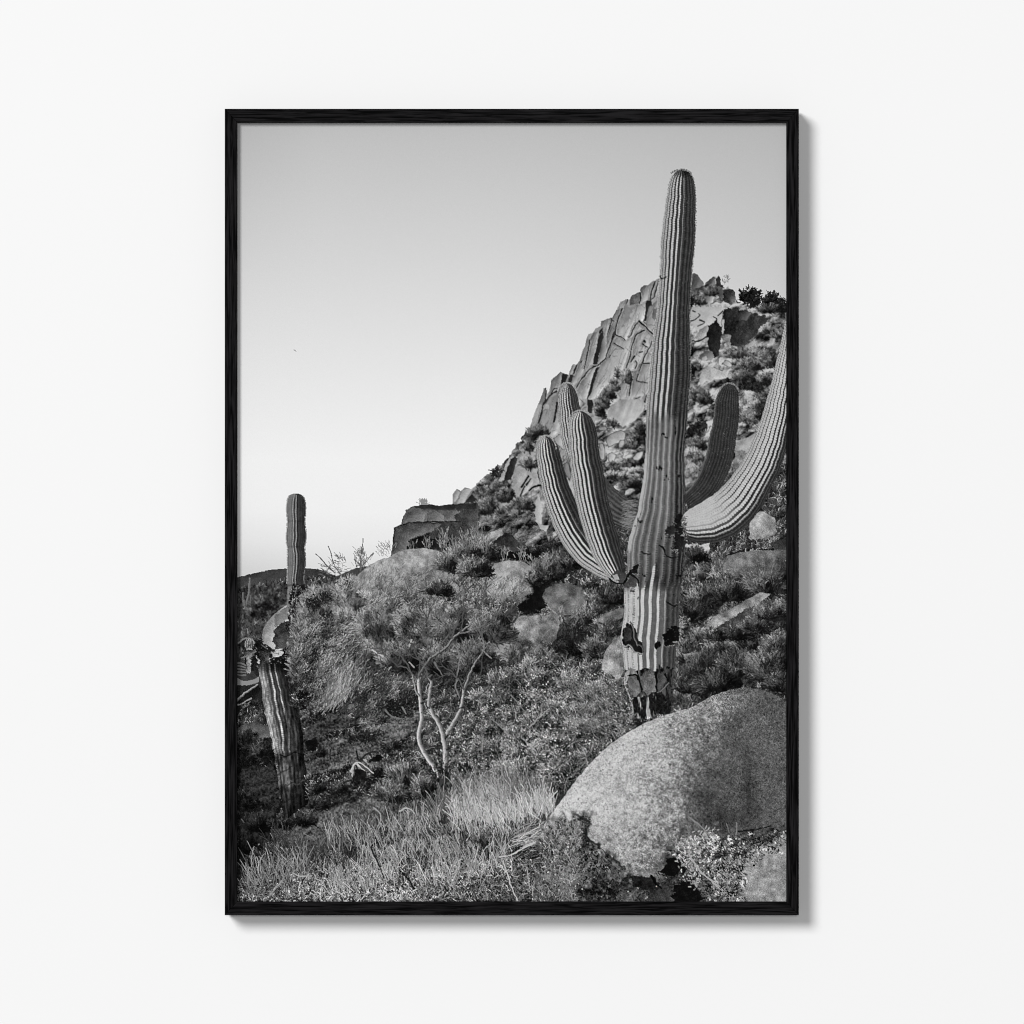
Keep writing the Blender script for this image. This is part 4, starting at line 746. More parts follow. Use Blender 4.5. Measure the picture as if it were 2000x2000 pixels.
# stones that stand out of the crown's upper edge
fade(z(2, 890, 740, 940, 690, 1000, 640, 1075, 600, 1150, 575, 1230, 530, 1300, 515, 1420, 505, 1520, 520, 1600, 570, 1640, 640, 1600, 800, 1200, 980, 860, 1000), 150, 1088, 1190, 26, 21, 16, wob=44)
fade(z(3, 740, 690, 800, 622, 900, 596, 1000, 605, 1085, 650, 1140, 720, 1150, 860, 1060, 960, 900, 960, 740, 850), 126, 1138, 1186, 24, 22, 15, wob=34)
fade(z(3, 360, 850, 420, 778, 500, 770, 570, 800, 580, 930, 400, 950), 120, 1160, 1182, 20, 23, 18)
rock(z(3, 1060, 720, 1130, 705, 1195, 780, 1150, 860, 1180, 950, 1000, 1000, 970, 950, 1080, 850), 16, 5, 0, sp=6, rough=6)
x = rng.uniform(700, 900, 380); y = 1100+rng.random(380)**.6*70; strokes(x, y, rng.normal(60, 26, 380), 11*(.5+rng.random(380)), np.where(rng.random(380) < .6, 84, 168)+18*rng.standard_normal(380), 14, al=.6)
x = rng.uniform(955, 1040, 150); y = 1125+rng.random(150)*40; strokes(x, y, rng.normal(60, 30, 150), 11, np.where(rng.random(150) < .6, 82, 170)+18*rng.standard_normal(150), 14, al=.75)
for b in ((880, 1098, 26, 20, 92), (925, 1110, 28, 18, 84), (1040, 1130, 14, 14, 84), (850, 1150, 26, 14, 70)): bush(*b)
for x0, y0, rx, ry, t in ((770, 1385, 22, 16, 22), (800, 1370, 14, 14, 30), (590, 1360, 14, 10, 16), (610, 1180, 14, 10, 26), (630, 1170, 16, 9, 30), (900, 1330, 20, 18, 36), (925, 1380, 26, 24, 34), (720, 1440, 26, 12, 30), (960, 1340, 18, 24, 32), (985, 1360, 14, 22, 26)):
    n = int(rx*ry*1.2); x = x0+rng.normal(0, rx*.6, n); y = y0+rng.normal(0, ry*.6, n); strokes(x, y, rng.normal(60, 50, n), 7, t*np.exp(rng.normal(0, .5, n)), 20)
# twiggy bush between tree and saguaro
S, m = poly([(900, 1400), (960, 1350), (1000, 1300), (1080, 1290), (1180, 1310), (1225, 1370), (1230, 1430), (1180, 1470), (1120, 1530), (1080, 1570), (960, 1540), (880, 1560), (860, 1480)], 8, 20)
Tb = np.full_like(C, 92.)
for b in ((1130, 1330, 80, 40, 96), (1030, 1390, 60, 40, 104), (950, 1440, 50, 50, 62), (1180, 1440, 40, 30, 66), (1040, 1480, 60, 40, 112), (900, 1500, 40, 40, 80), (1130, 1490, 34, 34, 52), (1090, 1540, 26, 20, 60), (990, 1350, 20, 26, 60)): blob(Tb, *b)
Tb *= 1.1
scrub(S, m, Tb, 21000, 6, 60, 70, .4, .45, 70, dark=.28, clump=15)
for q in range(46):
    bx, by = inside(S, m, 1); bush(bx[0], by[0], rng.uniform(16, 30), rng.uniform(11, 18), float(at(Tb, bx, by)[0])*1.05, con=.34, fan=60, shade=.3, soft=.3)
leaves(S, m, Tb*1.05, 3600, .35, 2, clump=14, dark=.25)
x, y = inside(S, m, 620); strokes(x, y, rng.normal(60, 60, 620), 14+22*rng.random(620), 134+32*rng.standard_normal(620), rng.normal(0, 70, 620), al=.5)
x = rng.uniform(1120, 1222, 300); y = rng.uniform(1340, 1440, 300); strokes(x, y, rng.normal(150, 28, 300), 14+22*rng.random(300), 122+30*rng.standard_normal(300), rng.normal(-50, 30, 300), al=.6)
for w in ((1060, 580, 1130, 510, 1210, 440), (1000, 660, 1060, 720, 1110, 770, 1090, 850), (1380, 950, 1460, 860, 1480, 830), (880, 530, 890, 480, 880, 450), (780, 520, 860, 600, 920, 650), (920, 340, 1000, 430, 1060, 520), (1460, 740, 1490, 820, 1500, 860), (710, 650, 700, 760)):
    line(z(6, *w), 150+20*rng.standard_normal(), .6, .4, 1.2, al=.75)
# stems
def stem(p, r0, r1, hi=200, base=92):
    line(p, base*.85, r0*.9, r1*.86, .9, hi=hi*.95, lab=TREE)
    q = smooth(p, 6); n = max(3, len(q)//5)
    for i in rng.integers(0, len(q)-1, n):
        x_, y_ = q[i]; strokes(np.array([x_-r0*.7]), np.array([y_]), rng.normal(0, 20), r0*1.3, rng.choice([60, 96, 130]), 30, 1, 0, .7, TREE)
W = [(817, 1324), (819.7, 1355), (823.6, 1391.6), (822, 1415), (818, 1435.6), (822, 1456), (832.7, 1477), (845.6, 1495), (858, 1516)]
stem([(918, 1222), (900, 1235), (884, 1248), (874, 1263.5), (858.6, 1274), (843, 1284), (836, 1292)], 1.7, 2.2, 150, 44); stem([(900, 1235), (912, 1236), (921, 1232)], 1.8, 1., 130, 50)
stem([(836, 1292), (822, 1312.7), (815, 1327)], 2, 2.6, 120, 60)
stem([(871, 1437), (884, 1415), (897, 1391.6), (902.6, 1373.5), (906, 1347.6)], 4.2, 2.4, 196, 86); stem([(906, 1350), (915.5, 1322), (926, 1298.5), (939, 1280)], 2.2, 1.2, 160, 70)
stem([(838, 1379), (848, 1397), (858.6, 1415), (866, 1435.6), (869, 1456), (871.5, 1477), (870, 1503), (864, 1520)], 3.6, 6.5, 200, 84)
stem([(843, 1330), (839.5, 1355), (836.6, 1382)], 3, 3, 190, 80); stem([(842, 1330), (835, 1323)], 1.6, 1., 150, 60)
stem(W, 3.2, 4.4, 214, 104); stem([(819, 1360), (812, 1348), (808, 1330), (804, 1315)], 1.8, 1., 170, 70); stem([(814, 1325), (800, 1310), (790, 1302), (778, 1303)], 1.6, 1.1, 96, 40)
for w, t in (((1675, 210, 1660, 280, 1690, 350), 120), ((1680, 0, 1690, 80, 1670, 190), 120), ((1860, 0, 1932, 60), 130), ((1420, 645, 1470, 650, 1510, 665), 110), ((1030, -5, 1070, 25, 1115, 45), 190), ((1310, 90, 1350, 130), 150), ((1490, -80, 1500, -30, 1480, 10), 150), ((1330, -80, 1310, -25), 170), ((1440, 0, 1420, 60), 120), ((1500, 90, 1560, 190), 110), ((1260, 430, 1290, 480), 120), ((1130, 450, 1180, 500, 1260, 520), 110), ((1780, 380, 1860, 330, 1900, 290), 70)):
    line(z(5, *w), t, .9, .6, .8, lab=TREE)
def grow(x, y, an, L, r, t, d):
    pts = [(x, y)]; a = an
    for k in range(4):
        a += rng.normal(0, 13); x += math_c(a)*L/4; y -= math_s(a)*L/4; pts.append((x, y))
    line(pts, t*.8, r, r*.6, .6, hi=t if r > .9 else None, lab=TREE, al=.9)
    if d:
        for q in (-1, 1): grow(x, y, a+q*rng.uniform(14, 34), L*.72, r*.62, t*.92, d-1)
math_c = lambda a: np.cos(np.radians(a)); math_s = lambda a: np.sin(np.radians(a))
for x0, y0, an, L, r, t, d in ((939, 1280, 72, 34, 1.1, 128, 3), (921, 1232, 24, 36, 1., 116, 3), (918, 1222, 52, 36, 1., 118, 3), (858, 1274, 104, 40, 1., 104, 3), (843, 1284, 122, 44, 1., 100, 3), (804, 1315, 122, 40, .9, 112, 3), (778, 1303, 160, 40, .9, 92, 3), (835, 1323, 110, 40, .9, 110, 3), (906, 1347, 48, 40, .9, 100, 3), (906, 1347, 104, 36, .9, 110, 2), (884, 1248, 96, 40, .9, 110, 3), (900, 1235, 80, 40, .9, 100, 3), (815, 1327, 84, 40, .9, 100, 3)):
    grow(x0, y0, an, L, r, t, d)
for w in ((1395, 400, 1420, 398), (1400, 470, 1412, 475), (1440, 420, 1465, 440), (1690, 440, 1720, 430), (1590, 750, 1620, 745), (1600, 640, 1580, 670)): line(z(5, *w), 36, 1., .8, .5, lab=TREE)
x = 866+rng.normal(0, 10, 160); y = 1520+rng.normal(0, 14, 160); strokes(x, y, rng.normal(80, 50, 160), 16, 26*np.exp(rng.normal(0, .6, 160)), 30)
for w in ((1570, 960, 1540, 1030, 1480, 1100, 1420, 1200), (1580, 960, 1560, 1050, 1500, 1120), (1560, 940, 1530, 1040)): line(z(5, *w), 60, 1., .7, 1.)

# ---- dry grass of the foreground
G = np.full_like(C, 78.)
for b in ((985, 1590, 70, 44, 158), (930, 1610, 60, 40, 142), (1040, 1570, 40, 36, 140), (880, 1640, 60, 40, 118), (800, 1650, 70, 30, 104), (720, 1690, 70, 34, 98), (640, 1720, 60, 24, 92), (640, 1755, 70, 18, 118), (780, 1750, 60, 20, 116), (890, 1700, 60, 34, 108), (960, 1680, 50, 30, 96),
          (1000, 1740, 46, 30, 62), (1050, 1700, 46, 40, 66), (1085, 1735, 26, 26, 100), (1110, 1660, 50, 40, 60), (1080, 1620, 24, 18, 96), (560, 1700, 40, 30, 66), (500, 1720, 40, 30, 62), (500, 1755, 46, 12, 86), (720, 1630, 30, 16, 80), (480, 1690, 20, 24, 24), (730, 1655, 14, 12, 26), (1010, 1640, 40, 10, 110)):
    blob(G, *b)
gp = [(455, 1690), (490, 1668), (530, 1640), (575, 1650), (600, 1672), (640, 1655), (665, 1625), (705, 1612), (745, 1598), (800, 1594), (840, 1590), (866, 1577), (900, 1562), (926, 1544), (980, 1532), (1030, 1534), (1076, 1552), (1090, 1590), (1060, 1620), (1110, 1625), (1170, 1690), (1230, 1720), (1240, 1770), (455, 1770)]
S, m = poly(gp, 3, 10)
put(S, m, G[S]*.42*(1+.9*fbm(XX[S], YY[S], 10, 4, 8))+10*rng.standard_normal(m.shape))
n = 15000; x, y = inside(S, m, n); o = np.argsort(y); x = x[o]; y = y[o]+5
cl = fbm(XX, YY, 22, 3, 90); f = np.clip(1+.9*at(cl, x, y), .4, 1.7)
le = 103+26*at(fbm(XX, YY, 70, 2, 92), x, y)*2
t = at(G, x, y)*f*np.exp(rng.normal(0, .38, n)); t = np.where(rng.random(n) < .30, t*.3, t)
strokes(x, y, le+rng.normal(0, 17, n), np.where(y < 1640, 17, 12)*(.5+.8*rng.random(n)), np.clip(t*1.12, 8, 222), rng.normal(0, 26, n), 1, .25, al=.8)
S2, m2 = poly([(455, 1730), (600, 1700), (760, 1690), (900, 1690), (1100, 1660), (1170, 1690), (1230, 1720), (1240, 1770), (455, 1770)], 8, 14)
leaves(S2, m2, G*1.15, 7000, .45, 2, clump=9, dark=.4); x, y = inside(S2, m2, 2600); strokes(x, y, rng.normal(85, 45, 2600), 9*(.5+rng.random(2600)), np.clip(at(G, x, y)*1.35*np.exp(rng.normal(0, .35, 2600)), 10, 225), rng.normal(0, 40, 2600))
n = 700; ed = np.array(gp[2:17]); u = rng.random(n)*(len(ed)-1.001); i0 = u.astype(int); fr_ = (u-i0)[:, None]; p0 = ed[i0]*(1-fr_)+ed[i0+1]*fr_
strokes(p0[:, 0]+rng.normal(0, 8, n), p0[:, 1]+rng.normal(8, 9, n), rng.normal(101, 17, n), 22+22*rng.random(n), np.clip(at(G, p0[:, 0], p0[:, 1]+22)*1.05*np.exp(rng.normal(0, .28, n)), 20, 215), rng.normal(0, 30, n), 1, .35, al=.8)
n = 500; x = rng.normal(985, 44, n); y = rng.normal(1558, 12, n); strokes(x, y, rng.normal(98, 18, n), 20+16*rng.random(n), np.clip(120+34*rng.standard_normal(n), 30, 210), rng.normal(0, 24, n), 1, .3, al=.8)
# long single blades and bent stalks
for (x0, y0, x1, y1, n, L, t) in ((480, 1720, 600, 1700, 170, 34, 120), (640, 1640, 760, 1640, 130, 28, 135), (760, 1620, 860, 1600, 120, 26, 140), (880, 1600, 1080, 1580, 560, 30, 172), (900, 1570, 1000, 1550, 200, 26, 150), (640, 1740, 780, 1700, 190, 30, 150), (820, 1720, 1000, 1680, 170, 32, 160), (1040, 1750, 1150, 1690, 50, 30, 150), (700, 1680, 900, 1660, 260, 26, 140)):
    u = rng.random(n); x = x0+(x1-x0)*u; y = y0+(y1-y0)*u+rng.normal(0, 14, n)
    strokes(x, y, rng.normal(101, 15, n), L*(.5+.7*rng.random(n)), np.clip(t+26*rng.standard_normal(n), 40, 226), rng.normal(0, 26, n))
n = 110; u = rng.random(n); strokes(1000+70*u+rng.normal(0, 6, n), 1650-14*u+rng.normal(0, 12, n), rng.normal(28, 10, n), 22+26*rng.random(n), 150+32*rng.standard_normal(n), -20)
n = 60; strokes(990+80*rng.random(n), 1655+rng.random(n)*26, rng.normal(24, 10, n), 22, 26, -10)
for w, t in (((1040, 1190, 1090, 1230, 1090, 1290, 1070, 1330), 150), ((1240, 1215, 1280, 1190, 1320, 1200, 1350, 1230), 175), ((430, 1680, 490, 1705, 580, 1700), 170), ((350, 1740, 300, 1800, 260, 1850), 150), ((1060, 1310, 1030, 1390, 1010, 1460), 110), ((1020, 1480, 1060, 1570, 1090, 1640, 1120, 1720), 40), ((1240, 1660, 1310, 1740, 1350, 1800), 26), ((1800, 1610, 1700, 1690, 1640, 1790), 130), ((1160, 1610, 1130, 1670), 170), ((1520, 1780, 1490, 1700), 150)): line(z(5, *w), t, .9, .6, .8)
for w, t in (((860, 1590, 890, 1680, 920, 1780, 970, 1890), 185), ((1120, 1840, 1150, 1730, 1170, 1600), 130), ((1130, 1840, 1190, 1860, 1230, 1890), 170), ((770, 1790, 800, 1770, 850, 1780), 130), ((830, 1560, 920, 1545, 1000, 1500, 1120, 1440), 190), ((490, 1740, 540, 1640, 610, 1580), 120), ((1210, 1440, 1220, 1560, 1240, 1640), 110), ((1040, 1640, 1060, 1800), 150)): line(z(6, *w), t, .9, .6, .8)

# ---- the big granite boulder
BOUL = 7
out = z(7, 1960, 400, 1915, 385, 1800, 320, 1700, 291, 1590, 283, 1480, 300, 1350, 350, 1200, 430, 1000, 490, 850, 550, 720, 620, 600, 700, 480, 810, 350, 950, 250, 1090, 150, 1230, 90, 1320, 60, 1400, 100, 1560, 60, 1700, 140, 1800, 320, 1880, 700, 1932, 1960, 1960)
S, m = poly(out, .9, 8, 9)
X, Y = XX[S], YY[S]
x7 = (X-1040)*3.864; y7 = (Y-1270)*3.864
xb = np.interp(y7, [280, 480, 620, 760, 900, 1100, 1250, 1400, 1600], [1440, 1330, 1240, 1190, 1120, 1030, 1150, 1040, 980])   # where light turns to shade
w = fbm(X, Y, 40, 4, 5)*170+fbm(X, Y, 7, 3, 6)*170
k = sst(x7+w, xb-330, xb+260)
v = 190-20*np.clip((x7-400)/600, -1, 1)
v = v+(86-v)*k
v -= 30*np.exp(-((x7-1630-.18*(y7-1000)+w*.35)/75)**2-((y7-1040)/260)**2)+30*np.exp(-((x7-1450)/170)**2-((y7-1280)/110)**2)+16*np.exp(-((x7-1300)/150)**2-((y7-1120)/200)**2)
v += 24*np.exp(-((x7-1450)/160)**2-((y7-400)/90)**2)
v -= 26*np.exp(-((x7-700)/60)**2-((y7-1080)/90)**2)*sst(fbm(X, Y, 10, 3, 44), -.1, .3)
v -= 20*sst(y7+w*.4, 1150, 1500)*(1-k)
fine = rng.standard_normal(X.shape)*1.5; med = blur(rng.standard_normal(X.shape).astype(np.float32), 1)*3
am = .85+.85*sst(x7+w, xb-420, xb-100)*(1-.5*sst(x7, xb+80, xb+260))
v = v*(1+am*(.11*fine+.09*med+.20*fbm(X, Y, 4, 2, 15)))+12*fbm(X, Y, 26, 3, 16)
pit = sst(fbm(X, Y, 3.4, 2, 18), .36, .6); v = v*(1-.5*pit)
v = v*(1+.13*fbm(*rot(X, Y, -38, 1.7, 1.), 16, 4, 19))
put(S, m, np.clip(v, 8, 214), BOUL)
# its dark lichened foot, lower left
Sf, mf = poly(z(7, 60, 1400, 130, 1320, 240, 1265, 330, 1235, 420, 1235, 480, 1270, 430, 1330, 400, 1390, 440, 1440, 490, 1480, 560, 1540, 640, 1600, 700, 1650, 780, 1690, 880, 1700, 960, 1620, 1000, 1500, 1080, 1420, 1180, 1335, 1300, 1372, 1500, 1380, 1640, 1370, 1760, 1340, 1960, 1310, 1960, 1960, 30, 1960, 40, 1600), 4, 12)
Xf, Yf = XX[Sf], YY[Sf]
vf = 70*(1+1.1*fbm(Xf, Yf, 30, 5, 71)+.7*fbm(Xf, Yf, 5, 3, 73))+11*rng.standard_normal(Xf.shape)
vf = vf+34*(1-sst(Yf+8*fbm(Xf, Yf, 9, 3, 78), 1590, 1635))
vf = vf+36*np.exp(-((Xf-1108)/24)**2-((Yf-1722)/26)**2)+24*np.exp(-((Xf-1100)/30)**2-((Yf-1655)/24)**2)-38*np.exp(-((Xf-1150)/16)**2-((Yf-1632)/26)**2)-26*np.exp(-((Xf-1180)/50)**2-((Yf-1735)/18)**2)
wf = np.clip(blur(mf.astype(np.float32), 12)+.95*fbm(Xf, Yf, 10, 4, 75), 0, 1); wf = sst(wf, .12, .95)
C[Sf] = C[Sf]*(1-wf)+np.clip(vf, 8, 180)*wf; mf = mf & (wf > .8)
Tf = np.full_like(C, 70.)
for b in ((1110, 1660, 40, 40, 96), (1150, 1690, 40, 30, 60), (1150, 1630, 16, 24, 30), (1085, 1730, 26, 20, 130), (1200, 1740, 60, 14, 30), (1160, 1740, 50, 24, 34), (1290, 1690, 24, 30, 18), (1320, 1670, 30, 16, 20), (1330, 1740, 26, 30, 20), (1260, 1730, 20, 20, 60), (1420, 1690, 60, 40, 110), (1500, 1690, 50, 60, 120), (1370, 1660, 30, 18, 130), (1360, 1720, 30, 24, 90), (1450, 1640, 30, 8, 40), (1520, 1640, 20, 10, 140)): blob(Tf, *b)
leaves(Sf, mf & (YY[Sf] < 1700) & (Xf < 1230), Tf, 2400, .28, 2, clump=10, dark=.3)
leaves(Sf, mf & ((YY[Sf] > 1690) | (Xf > 1260)), Tf, 3200, .4, 2, clump=8, dark=.36)
rubble_t = fbm(Xf, Yf, 9, 4, 76)
x, y = inside(Sf, mf & (Xf < 1130), 500); strokes(x, y, rng.normal(85, 45, 500), 14*(.4+rng.random(500)), 110+34*rng.standard_normal(500), rng.normal(0, 50, 500))
rock(z(7, 1330, 1640, 1420, 1560, 1600, 1560, 1760, 1440, 1940, 1380, 1940, 1940, 1480, 1940, 1400, 1800), 146, 16, 0, sp=24, rough=5)
Sg, mg = poly(z(7, 1330, 1420, 1600, 1400, 1940, 1360, 1940, 1940, 1330, 1940), 5, 10); Tg = np.full_like(C, 104.)
for b in ((1490, 1690, 24, 22, 46), (1425, 1700, 26, 18, 52), (1440, 1740, 40, 16, 56), (1500, 1650, 40, 10, 60), (1515, 1700, 24, 40, 150), (1470, 1730, 18, 18, 150), (1390, 1690, 20, 30, 104), (1525, 1735, 14, 14, 168), (1370, 1740, 24, 16, 40), (1485, 1640, 30, 8, 36)): blob(Tg, *b)
mg = mg & ~((XX[Sg] > 1455+14*fbm(XX[Sg], YY[Sg], 12, 3, 97)) & (YY[Sg] > 1690-(XX[Sg]-1455)*.5+24*fbm(XX[Sg], YY[Sg], 9, 3, 98)))
leaves(Sg, mg, Tg, 2600, .22, 2, clump=13, dark=.26); leaves(Sg, mg, Tg*1.2, 420, .2, 3, clump=13, dark=.1)
rock(z(7, 970, 1680, 1030, 1580, 1130, 1530, 1200, 1600, 1150, 1660, 1060, 1700), 12, 3, 0, rough=4); rock(z(7, 1060, 1780, 1180, 1720, 1260, 1800, 1280, 1940, 1060, 1940), 12, 4, 0, rough=5); rock(z(7, 740, 1700, 880, 1700, 960, 1760, 900, 1830, 760, 1790), 26, 6, 0, sp=12, rough=4)
rock(z(7, 880, 1830, 1000, 1770, 1060, 1830, 1050, 1932, 860, 1932), 62, 16, 0, sp=16, rough=4); line(z(7, 890, 1690, 930, 1760, 980, 1800), 8, 1.8, 1., 1.5); line(z(7, 330, 1240, 420, 1300, 400, 1380, 440, 1440, 500, 1480, 560, 1540, 640, 1600, 700, 1650), 34, 1.2, .8, 2.2, al=.7); line(z(7, 1540, 1370, 1700, 1350, 1800, 1325), 26, 1.2, .8, .8)
# leafy spray in front of the gap
for cx, cy, n, sp in ((1330, 1650, 40, 9), (1345, 1665, 40, 9), (1352, 1640, 26, 7), (1370, 1640, 34, 8), (1385, 1630, 30, 7), (1365, 1660, 34, 8), (1340, 1685, 30, 8), (1350, 1700, 30, 8), (1360, 1720, 30, 9), (1390, 1650, 30, 8), (1330, 1672, 24, 6), (1372, 1695, 26, 8)):
    x = cx+rng.normal(0, sp, n); y = cy+rng.normal(0, sp, n); strokes(x, y, rng.random(n)*360, 4+3*rng.random(n), 150+38*rng.standard_normal(n), 40, 2)
line(z(7, 1180, 1540, 1260, 1660, 1340, 1730, 1400, 1780), 165, 1.2, 1., .8); line(z(7, 1180, 1260, 1260, 1320, 1340, 1400), 130, .7, .6, .6); line(z(7, 1540, 1300, 1540, 1390), 130, .8, .6, .6); line(z(7, 1465, 1310, 1485, 1380), 110, .7, .6, .6)

# ---- how the print came out: crisp, with a trace of grain
soft = box(C, 1)
C[:] = np.clip(C+.35*(C-blur(C, 1)), 0, 255)
C[:] = np.clip(C+1.2*rng.standard_normal(C.shape), 3, 246)
INK_GAIN, KEY, FILL, AMB = 1.0, 14100., 4400., .150
# ---------------------------------------------------------------- the real things: wall, frame, print, lamp, camera
PX = 0.000466                 # metres per photograph pixel on the wall
CZ = 1.5                      # height of the picture's middle above the floor
CAMD = 6.0
FRONT, BACK, SHEET = 60*PX, 13*PX, 47*PX       # how far front, back and sheet stand off the wall
sc = bpy.context.scene
for o in list(bpy.data.objects): bpy.data.objects.remove(o)
col = sc.collection

def pt(x, y, d, at=None):     # photograph pixel -> point standing d off the wall
    k = PX*(1-(d if at is None else at)/CAMD)
    return ((x-1000)*k, -d, CZ+(1000-y)*k)

def link(name, me, mat, parent=None):
    o = bpy.data.objects.new(name, me); col.objects.link(o); o.parent = parent
    if mat: me.materials.append(mat)
    return o

def mat(name):
    m = bpy.data.materials.new(name); m.use_nodes = True
    nt = m.node_tree; nt.nodes.clear()
    out = nt.nodes.new('ShaderNodeOutputMaterial')
    return m, nt, out

# --- wall
m_wall, nt, out = mat('white_wall_paint')
bs = nt.nodes.new('ShaderNodeBsdfPrincipled'); bs.inputs['Base Color'].default_value = (.82, .82, .82, 1); bs.inputs['Roughness'].default_value = .9
bs.inputs['Specular IOR Level'].default_value = .1
nz = nt.nodes.new('ShaderNodeTexNoise'); nz.inputs['Scale'].default_value = 900; bp = nt.nodes.new('ShaderNodeBump'); bp.inputs['Strength'].default_value = .02; bp.inputs['Distance'].default_value = .0004
tc = nt.nodes.new('ShaderNodeTexCoord'); nt.links.new(tc.outputs['Object'], nz.inputs['Vector']); nt.links.new(nz.outputs['Fac'], bp.inputs['Height'])
nt.links.new(bp.outputs['Normal'], bs.inputs['Normal']); nt.links.new(bs.outputs['BSDF'], out.inputs['Surface'])
bm = bmesh.new()
bmesh.ops.create_cube(bm, size=1)
for v in bm.verts: v.co = (v.co.x*7, v.co.y*.12+.06, v.co.z*5+2.0)
me = bpy.data.meshes.new('wall'); bm.to_mesh(me); bm.free()
wall = link('wall', me, m_wall); wall['kind'] = 'structure'; wall['label'] = 'plain matt white wall behind the framed photograph'; wall['category'] = 'wall'

# --- frame: four mitred rails of black-stained wood, grain along each rail
def wood(name, along):
    m, nt, out = mat(name)
    bs = nt.nodes.new('ShaderNodeBsdfPrincipled')
    tc = nt.nodes.new('ShaderNodeTexCoord'); mp = nt.nodes.new('ShaderNodeMapping')
    mp.inputs['Scale'].default_value = (26, 640, 640) if along == 'x' else (640, 640, 26)
    n1 = nt.nodes.new('ShaderNodeTexNoise'); n1.inputs['Scale'].default_value = 1; n1.inputs['Detail'].default_value = 5; n1.inputs['Distortion'].default_value = .5; n1.inputs['Roughness'].default_value = .6
    cr = nt.nodes.new('ShaderNodeValToRGB')
    e = cr.color_ramp.elements
    e[0].position = .42; e[0].color = (.0002, .0002, .0003, 1); e[1].position = .60; e[1].color = (.0118, .0112, .0120, 1)
    bp = nt.nodes.new('ShaderNodeBump'); bp.inputs['Strength'].default_value = .25; bp.inputs['Distance'].default_value = .0003
    L = nt.links.new
    L(tc.outputs['Object'], mp.inputs['Vector']); L(mp.outputs['Vector'], n1.inputs['Vector']); L(n1.outputs['Fac'], cr.inputs['Fac']); L(cr.outputs['Color'], bs.inputs['Base Color'])
    L(n1.outputs['Fac'], bp.inputs['Height']); L(bp.outputs['Normal'], bs.inputs['Normal'])
    bs.inputs['Roughness'].default_value = .55; bs.inputs['Specular IOR Level'].default_value = .02
    L(bs.outputs['BSDF'], out.inputs['Surface'])
    return m
m_h = wood('black_wood_level_grain', 'x'); m_v = wood('black_wood_upright_grain', 'z')

root = bpy.data.objects.new('framed_photograph', None); col.objects.link(root)
root.location = (0, 0, 0)
root['label'] = 'black wood frame around a black-and-white desert photograph of tall saguaros, on a white wall'
root['category'] = 'framed picture'

A = dict(l=439., r=1560.2, t=212.5, b=1787.5)          # outer edge
B = dict(l=463.2, r=1536.1, t=239.3, b=1761.3)         # opening
g = 0.0                                                 # half the hairline at a mitre
def rail(p, mt):
    bm = bmesh.new()
    f = [bm.verts.new(pt(x, y, FRONT)) for x, y in p]
    b = [bm.verts.new(pt(x, y, BACK, FRONT)) for x, y in p]
    bm.faces.new(f); bm.faces.new(b[::-1])
    for i in range(4):
        j = (i+1) % 4; bm.faces.new((f[j], f[i], b[i], b[j]))
    bmesh.ops.recalc_face_normals(bm, faces=bm.faces)
    bmesh.ops.bevel(bm, geom=[e for e in bm.edges if all(abs(v.co.y+FRONT) < 1e-6 for v in e.verts)], offset=.0004, segments=2, profile=.6, affect='EDGES')
    me = bpy.data.meshes.new('frame_rail'); bm.to_mesh(me); bm.free()
    return link('frame_rail', me, mt, root)
rail([(A['l']+g, A['t']), (A['r']-g, A['t']), (B['r']-g, B['t']), (B['l']+g, B['t'])], m_h)
rail([(A['l']+g, A['b']), (B['l']+g, B['b']), (B['r']-g, B['b']), (A['r']-g, A['b'])], m_h)
rail([(A['l'], A['t']+g), (B['l'], B['t']+g), (B['l'], B['b']-g), (A['l'], A['b']-g)], m_v)
rail([(A['r'], A['t']+g), (A['r'], A['b']-g), (B['r'], B['b']-g), (B['r'], B['t']+g)], m_v)
# unseen backing board inside the rails, put in to block light
m_b, nt, out = mat('dark_backing'); bs = nt.nodes.new('ShaderNodeBsdfDiffuse'); bs.inputs['Color'].default_value = (.02, .02, .02, 1); nt.links.new(bs.outputs[0], out.inputs['Surface'])
bm = bmesh.new(); v = []
for d in (SHEET-5*PX, BACK+3*PX):
    v += [bm.verts.new(pt(x, y, d, FRONT)) for x, y in ((B['l']+.2, B['t']+.2), (B['r']-.2, B['t']+.2), (B['r']-.2, B['b']-.2), (B['l']+.2, B['b']-.2))]
bm.faces.new(v[:4]); bm.faces.new(v[4:][::-1])
for i in range(4): bm.faces.new((v[(i+1) % 4], v[i], v[i+4], v[(i+1) % 4+4]))
me = bpy.data.meshes.new('backing_board'); bm.to_mesh(me); bm.free(); link('backing_board', me, m_b, root)

# --- the print: a flat sheet whose ink is stored dot by dot on its mesh
m_p, nt, out = mat('matt_photo_paper')
df = nt.nodes.new('ShaderNodeBsdfDiffuse'); at_ = nt.nodes.new('ShaderNodeAttribute'); at_.attribute_name = 'ink'; at_.attribute_type = 'GEOMETRY'
nt.links.new(at_.outputs['Color'], df.inputs['Color']); nt.links.new(df.outputs['BSDF'], out.inputs['Surface'])
s = np.clip(C, 0, 250)/255.
lin = np.where(s <= .04045, s/12.92, ((s+.055)/1.055)**2.4)
ink = lin/.9226*.82*INK_GAIN
k = PX*(1-SHEET/CAMD)
gx = (XX-1000)*k; gz = CZ+(1000-YY)*k
